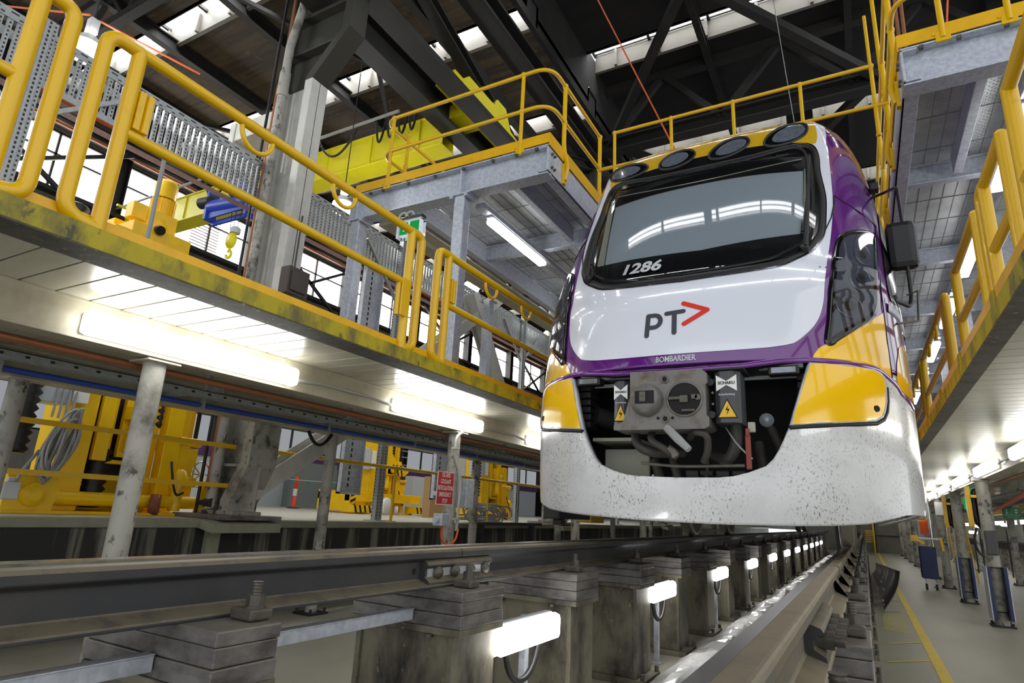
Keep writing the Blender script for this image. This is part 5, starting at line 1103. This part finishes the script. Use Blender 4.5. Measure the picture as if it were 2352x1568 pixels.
solo(MB().tube(rounded([(-13.2, 6.5, .9), (-13.2, 6.9, 1.3), (-13.2, 7.6, 1.55), (-13.2, 7.65, 3)], .2), .2, 16), 'vent_duct', M['cream'], 'thick cream vent duct by the hall wall behind the brace', 'duct')
ca = thing('storage_cage', 'grey wire storage cage full of parts against the hall wall', 'cage', (-13, 15, .8)); mb = MB()
for z in (1.05, 1.25, 1.5, 1.7): mb.bar((-13, 13.6, z), (-13, 16.2, z), .03, .03)
for y in np.arange(13.6, 16.3, .26): mb.bar((-13, y, .9), (-13, y, 1.75), .025, .025)
part(mb, 'mesh', M['strutm'], ca); part(MB().box(-13.5, -13.05, 13.7, 16.1, .95, 1.2), 'load', M['dark'], ca); part(MB().box(-13.4, -12.95, 13.6, 16.2, HZ, .9), 'stand', M['dark'], ca)
solo(MB().tube(sag((-5.2, 4.75, .72), (-5.2, 5.1, .74), .14), .018, 8), 'drooping_cable', M['blackcable'], 'black cable loop drooping below the deck beside the cream brace', 'cable')
solo(MB().tube(rounded([(-6.02, 3.02, 3.46), (-5.9, 3.02, 3.3), (-5.9, 3.03, 2.4), (-5.95, 2.98, 1.06)], .2), .022, 8), 'grey_conduit', M['greycable'], 'thin grey conduit rising in front of the jack head motor', 'conduit')
# ================================================================ signs
sg_ = thing('emergency_sign', 'red sign about oil and coolant emergency stop on a deck column', 'sign', (-3.45, 4.93, .0))
x = -3.46
part(MB().prism([(4.79, .02), (5.06, .02), (5.06, .325), (4.79, .325)], 'x', x - .004, x), 'plate', M['white'], sg_); part(MB().prism([(4.796, .026), (5.054, .026), (5.054, .319), (4.796, .319)], 'x', x, x + .0012), 'face', M['signred'], sg_)
for k, t in enumerate(('OIL AND', 'COOLANT', 'RETICULATION', 'EMERGENCY', 'STOP')):
    part(text_mb(t, .056, lambda u, v: (x + .0022, 4.925 + u, .292 - k * .06 + v), bold=.0012, xs=.62), 'lettering', M['white'], sg_)
part(MB().box(x - .1, x - .004, 4.86, 4.9, .1, .14), 'bracket', M['galv'], sg_)
solo(MB().box(-3.62, -3.5, 5.36, 5.5, .0, .29).box(-3.6, -3.57, 5.27, 5.37, .1, .2), 'isolator_box', M['galv'], 'plain galvanised box on the column behind the red sign', 'box', bevel=.006)
solo(MB().box(-3.5, -3.4, 4.82, 4.94, -.17, -.06).lathe([(.03, 0), (.03, .03)], (-3.45, 4.815, -.12), (0, -1, 0), 14), 'stop_button_box', M['galv'], 'small grey stop-button box under the red sign', 'box', bevel=.005)
solo(MB().tube(rounded([(-3.5, 5.2, .745), (-3.5, 5.1, .68), (-3.52, 5.12, .5), (-3.5, 5.2, .36), (-3.5, 5.24, .2), (-3.5, 5.22, -.22)], .08), .016, 8).box(-3.53, -3.48, 5.08, 5.15, .56, .58).box(-3.53, -3.48, 5.18, 5.25, -.12, -.1), 'grey_conduit', M['conduit'], 'grey conduit running down the column past the red sign', 'conduit')
solo(MB().tube(rounded([(-3.47, 4.93, -.1), (-3.47, 4.93, -.3), (-3.46, 5.05, -.36), (-3.47, 5.18, -.3), (-3.48, 5.22, -.2)], .08), .011, 8), 'orange_flex', M['orange'], 'orange flexible conduit loop below the red sign', 'conduit')
ex = thing('exit_sign', 'lit green exit sign box hung under the front platform beam', 'sign', (-4.38, 5.08, 3.05))
part(MB().box(-4.55, -4.2, 5.09, 5.17, 3.24, 3.29), 'mount', M['black'], ex, .006); part(MB().box(-4.52, -4.22, 5.09, 5.15, 3.05, 3.235), 'light_box', M['whitelit'], ex, .004)
part(MB().box(-4.515, -4.40, 5.083, 5.09, 3.06, 3.215).box(-4.365, -4.235, 5.083, 5.09, 3.06, 3.215), 'green_panel', M['greenlit'], ex); part(MB().prism([(-4.46, 3.1), (-4.43, 3.1), (-4.41, 3.13), (-4.43, 3.18), (-4.45, 3.15)], 'y', 5.079, 5.083), 'running_figure', M['whitelit'], ex)
part(MB().box(-4.555, -4.19, 5.065, 5.175, 3.02, 3.24), 'cover', M['plastic'], ex, .01)
part(MB().tube(arc((-4.5, 5.11, 3.3), .06, 0, 180, (1, 0, 0), (0, 0, 1), 8), .016, 8).tube(arc((-4.4, 5.11, 3.3), .06, 0, 180, (1, 0, 0), (0, 0, 1), 8), .016, 8), 'flex_conduit', M['conduit'], ex)
solo(MB().box(-4.82, -4.64, 5.4, 30, 3.43, 3.45).box(-4.82, -4.81, 5.4, 30, 3.45, 3.5).box(-5.15, -4.95, 5.4, 30, 3.45, 3.6), 'cable_tray', M['cream'], 'cream cable tray and beam along the outer edge of the hall-side high platform', 'cable tray')
# orange cable runs and thin wires high up
solo(MB().cyl((-4.74, 5.4, 3.47), (-4.74, 30, 3.47), .022, 8).cyl((-4.70, 5.4, 3.47), (-4.70, 30, 3.47), .016, 8), 'orange_cable_run', M['orange'], 'orange cables on a tray under the hall-side high platform', 'cable')
solo(MB().cyl((-3.3, 8, 8.7), (-1.95, 8, 5.2), .012, 6), 'orange_cable', M['orange'], 'single orange cable slanting across the dark roof above the train', 'cable')
solo(MB().cyl((-.6, 9, 8.8), (-.38, 9, 5.5), .006, 6), 'wire', M['greycable'], 'thin pale wire hanging above the brow lamps', 'wire')
solo(MB().cyl((2.3, 12, 10.2), (2.05, 12, 8.4), .018, 6), 'orange_cable', M['orange'], 'short orange cable in the dark roof above the aisle platform', 'cable')
mb = MB()
for k in range(3): mb.cyl((1.02 + k * .07, 9.0, 9.9), (.93 + k * .07, 8.9, 4.6), .024, 8)
solo(mb, 'roof_conduits', M['copper'], 'brown pipes running up beside the aisle platform handrail', 'pipe')
solo(MB().tube([(-8.6, 2.2, 5.6), (-7.05, 2.5, 5.08)], .012, 6).tube([(-7.05, 2.6, 5.08), (-6.3, 3.4, 4.7)], .012, 6), 'orange_cable', M['orange'], 'orange cable linked to the nearest high-bay lamp', 'cable')
# ================================================================ the aisle on the lower floor
for i in range(2):
    y = 11.0 + 3.12 * i; xx = 1.5
    g = thing('column_guard', 'pair of navy guard strips clamped round the %s aisle column' % ('nearest' if i == 0 else 'second'), 'guard', (xx, y, -1.08))
    for s in (-1, 1):
        part(MB().box(xx + s * .09 - .02, xx + s * .09 + .02, y - .2, y + .1, -1.08, -.41), 'strip', M['bluepad'], g, .006)
        part(MB().box(xx + s * .115 - .006, xx + s * .115 + .006, y - .2, y + .1, -1.08, -.41), 'edge', M['galv'], g)
    part(MB().tube([(xx + .105 * math.cos(t), y + .105 * math.sin(t), -.42) for t in np.linspace(0, 2 * math.pi * 19 / 20, 20)], .008, 6, True).tube([(xx + .105 * math.cos(t), y + .105 * math.sin(t), -.98) for t in np.linspace(0, 2 * math.pi * 19 / 20, 20)], .008, 6, True), 'straps', M['black'], g)
    t = thing('hose_bundle', 'yellow bracket with dark hoses hung on the %s aisle column' % ('nearest' if i == 0 else 'second'), 'hose', (xx - .2, y + .1, .1))
    part(MB().box(xx - .2, xx - .14, y + .05, y + .15, .1, .66).box(xx - .15, xx - .07, y - .01, y + .06, .5, .54), 'bracket', M['yel'], t, .006)
    part(MB().tube([(xx - .08 + .03 * math.cos(a), y + .1, .37 + .24 * math.sin(a)) for a in np.linspace(0, 2 * math.pi * 19 / 20, 20)], .035, 8, True).tube([(xx - .05 + .03 * math.cos(a), y + .15, .36 + .26 * math.sin(a)) for a in np.linspace(0, 2 * math.pi * 19 / 20, 20)], .035, 8, True), 'hoses', M['blackcable'], t)
solo(MB().tube(rounded([(1.42, 11.4, .1), (1.36, 11.4, -.1), (1.4, 11.3, -.28), (1.5, 11.1, -.3), (1.5, 10.98, -.4)], .1), .016, 8), 'drooping_cable', M['blackcable'], 'dark cable looping down the nearest aisle column', 'cable')
solo(MB().box(1.43, 1.57, 10.88, 10.915, -.26, .06), 'dark_patch', M['charcoal'], 'dark worn pad on the nearest aisle column', 'pad', bevel=.03)
la = thing('step_ladder', 'yellow step ladder standing in the aisle behind the second column', 'ladder', (2.1, 20, FZ))
for s, x0, x1 in ((0, 1.86, 1.97), (1, 2.22, 2.38)):
    for dx in (0, .36): part(MB().bar((x0 + dx * .0 + (x1 - x0) * 0 + s * 0, 20, .5), (x1, 20, FZ), .05, .03), 'stile', M['yel'], la) if dx == 0 else None
for k in range(8):
    z = FZ + .12 + k * .2; t = (z - FZ) / 1.67; part(MB().box(1.97 - .11 * t, 2.38 - .16 * t, 19.96, 20.04, z, z + .03), 'tread', M['yel'], la)
part(MB().bar((1.8, 20.5, .5), (1.75, 20.9, FZ), .04, .03).bar((2.3, 20.5, .5), (2.35, 20.9, FZ), .04, .03), 'rear_leg', M['yel'], la)
tr_ = thing('tool_trolley', 'yellow and navy drain trolley beside the third aisle column', 'trolley', (1.15, 16.4, FZ))
part(MB().box(.98, 1.28, 16.4, 16.7, -.95, -.3), 'body', M['bluepad'], tr_, .02); part(MB().box(.9, 1.4, 16.3, 16.8, -.16, -.12), 'tray', M['grey'], tr_, .01)
part(MB().bar((.86, 16.3, -.12), (1.08, 16.3, -.24), .05, .05).bar((1.08, 16.3, -.24), (1.08, 16.3, -.42), .05, .05).box(.84, .98, 16.28, 16.32, -.2, -.08).bar((1.38, 16.3, -.1), (1.4, 16.3, -.38), .05, .05), 'yellow_handle', M['yel'], tr_, .005)
for x_ in (1.04, 1.22): part(MB().lathe([(.06, -.02), (.06, .02)], (x_, 16.42, FZ + .06), (1, 0, 0), 14), 'castor', M['black'], tr_)
part(MB().bar((1.04, 16.42, FZ + .06), (1.04, 16.5, -.94), .02, .02).bar((1.22, 16.42, FZ + .06), (1.22, 16.5, -.94), .02, .02), 'castor_fork', M['galv'], tr_)
solo(MB().cyl((1.29, 17.1, FZ), (1.29, 17.1, .75), .022, 10).cyl((1.29, 17.1, FZ), (1.29, 17.1, FZ + .012), .09, 14), 'floor_pole', M['chrome'], 'slim bright metal pole between floor and deck in the aisle', 'pole')
solo(MB().box(1.12, 1.28, 17.6, 17.7, -.05, .28).cyl((1.2, 17.65, .28), (1.2, 17.65, .96), .008, 6), 'hanging_vest', M['hiviz'], 'orange hi-vis vest hanging beside the aisle columns', 'vest', bevel=.03)
solo(MB().tube(rounded([(1.0, 16.9, .96), (.96, 16.9, .5), (.9, 16.9, .25), (1.2, 16.9, .22), (1.24, 16.9, .3)], .04), .014, 8), 'wire_bracket', M['yel'], 'bent yellow rod bracket under the aisle deck', 'bracket')
solo(MB().box(1.42, 1.62, 17.14, 17.158, .38, .66), 'notice_sheet', M['white'], 'white notice sheet fixed high on the third aisle column', 'sheet')
solo(MB().box(1.5, 1.72, 13.0, 13.1, .4, .6).box(1.6, 1.62, 13.04, 13.06, .6, .96), 'exit_sign', M['greenlit'], 'small lit green exit sign in the aisle between columns', 'sign', bevel=.005)
s2 = thing('green_sign', 'green emergency shower and eye wash sign hung over the aisle', 'sign', (3.24, 20, .46))
part(MB().box(3.06, 3.44, 20, 20.01, .42, .70), 'plate', M['green'], s2)
part(MB().box(3.245, 3.25, 19.996, 20, .53, .68).box(3.08, 3.42, 19.996, 20, .525, .529), 'dividers', M['white'], s2); part(MB().lathe([(.02, 0), (.02, .003)], (3.15, 20, .64), (0, -1, 0), 12).prism([(3.13, .55), (3.17, .55), (3.16, .61), (3.14, .61)], 'y', 19.996, 20).prism([(3.30, .59), (3.38, .59), (3.34, .55)], 'y', 19.996, 20).box(3.31, 3.37, 19.996, 20, .62, .65), 'pictograms', M['white'], s2)
part(text_mb('EMERGENCY SHOWER', .034, lambda u, v: (3.25 + u, 19.995, .498 + v), xs=.85), 'lettering', M['white'], s2); part(text_mb('AND EYE WASH', .034, lambda u, v: (3.25 + u, 19.995, .455 + v), xs=.85), 'lettering', M['white'], s2)
part(MB().cyl((3.1, 20.005, .7), (3.1, 20.005, .95), .006, 6).cyl((3.4, 20.005, .7), (3.4, 20.005, .95), .006, 6), 'hangers', M['galv'], s2)
solo(MB().cyl((2.0, 10, .66), (3.4, 24, .66), .04, 8), 'orange_pipe', M['orange'], 'worn orange pipe under the aisle deck', 'pipe')
solo(MB().box(4.2, 4.3, 21, 41, .5, .56).box(4.22, 4.28, 21.2, 21.26, FZ, .5).box(4.22, 4.28, 40.6, 40.66, FZ, .5), 'lamp_tray', M['strutm'], 'long metal tray carrying the far lamp row beyond the green sign', 'tray')
# far lamps and clutter on the next track
for i in range(9):
    solo(MB().box(4.2 + .0 * i, 4.3, 21.5 + 2.2 * i, 22.6 + 2.2 * i, .38, .5), 'strip_lamp', M['lamp'], '%s small lit strip lamp of the far row beyond the green sign' % ORD[i], 'lamp', 'far strip lamps')
for i, (x_, y_, z_) in enumerate(((3.6, 24, .28), (3.2, 26, .22), (2.9, 25, .02), (3.9, 23, .72), (4.6, 24.5, .85))):
    t = thing('work_lamp', '%s distant bright lamp on a stand behind the step ladder and far columns' % ORD[i], 'lamp', (x_, y_, FZ), 'distant lamps')
    part(MB().box(x_, x_ + .22, y_, y_ + .1, z_, z_ + .09), 'diffuser', M['lamp'], t, .02); part(MB().cyl((x_ + .11, y_ + .05, FZ), (x_ + .11, y_ + .05, z_), .02, 8), 'stand', M['dark'], t)
nt = thing('next_track_beam', 'dark rail beam of the next track along the aisle', 'beam', (4.6, 25, -.5))
part(MB().box(4.3, 4.5, 14, 38, -.45, -.22).box(4.3, 4.6, 14, 38, -.2, -.16), 'rail', M['dark'], nt, .01)
mb = MB()
for k in range(14): mb.box(4.3, 4.6, 15 + k * 1.6, 15.4 + k * 1.6, FZ, -.45)
part(mb, 'pedestals', M['colgrey'], nt); part(MB().box(6.5, 6.6, 12, 38, FZ, 2.5), 'screen', M['charcoal'], nt)
solo(MB().box(4.05, 4.1, 21.0, 22.3, -.15, .3), 'white_board', M['white'], 'large pale board leaning beyond the green sign', 'board')
solo(MB().box(3.6, 3.66, 19, 30, .62, .78), 'yellow_beam', M['yel'], 'yellow beam of the next walkway behind the green sign', 'beam')
pa = thing('pallet_stack', 'stack of yellow slatted pallets at the far end of the pit aisle', 'pallets', (-.3, 36, FZ))
for k in range(6): part(MB().box(-.02, .38, 35.5, 36.3, -.62 + k * .1, -.56 + k * .1), 'slat', M['yel'], pa, .01)
part(MB().box(.31, .37, 35.4, 35.5, FZ, .42), 'post', M['yel'], pa)
solo(MB().box(.42, .46, 38.3, 38.38, FZ, 1.5).box(2.2, 2.24, 38.3, 38.38, -.3, 1.5).box(.42, 2.24, 38.3, 38.38, -.32, -.28), 'wall_frame', M['dark'], 'dark pipe frame on the far concrete wall', 'frame')
mb = MB().box(-.95, -.35, 26, 26.3, FZ, .2).box(-.75, -.45, 25.9, 26.0, -.4, .2); solo(mb, 'far_stand', M['dark'], 'dark stand astride the rails far below the train', 'stand', bevel=.01)
# low clutter seen between rail and skirt, on the hall edge
bn = thing('bin', 'yellow plastic bin on the hall edge behind the train wheels', 'bin', (-5.0, 14.3, HZ)); part(MB().prism([(14.0, -.19), (14.8, -.19), (14.9, .25), (13.9, .25)], 'x', -6.1, -5.6), 'tub', M['bin'], bn, .02); part(MB().box(-6.15, -5.55, 13.85, 14.95, .25, .3), 'rim', M['bin'], bn, .01)
mb = MB(); rnd = random.Random(9)
for k in range(14):
    c = Vector((-5.9 + rnd.uniform(-.2, .2), 9.2 + k * .06, HZ + .16 + rnd.uniform(-.06, .08))); mb.tube([c + Vector((.12 * math.cos(t), .35 * math.cos(t + .4), .12 * math.sin(t) + .03 * math.sin(3 * t))) for t in np.linspace(0, 2 * math.pi * 17 / 18, 18)], .014, 6, True)
solo(mb, 'cable_heap', M['greycable'], 'tangled heap of grey cable on the hall edge below the skirt', 'cable')
solo(MB().box(-5.5, -5.36, 8.6, 10.9, HZ - .02, HZ + .03).box(-5.5, -5.42, 8.8, 8.9, FZ, HZ).box(-5.5, -5.42, 10.6, 10.7, FZ, HZ), 'edge_shelf', M['dark'], 'dark shelf bracketed to the hall edge below the cable heap', 'shelf', bevel=.004)
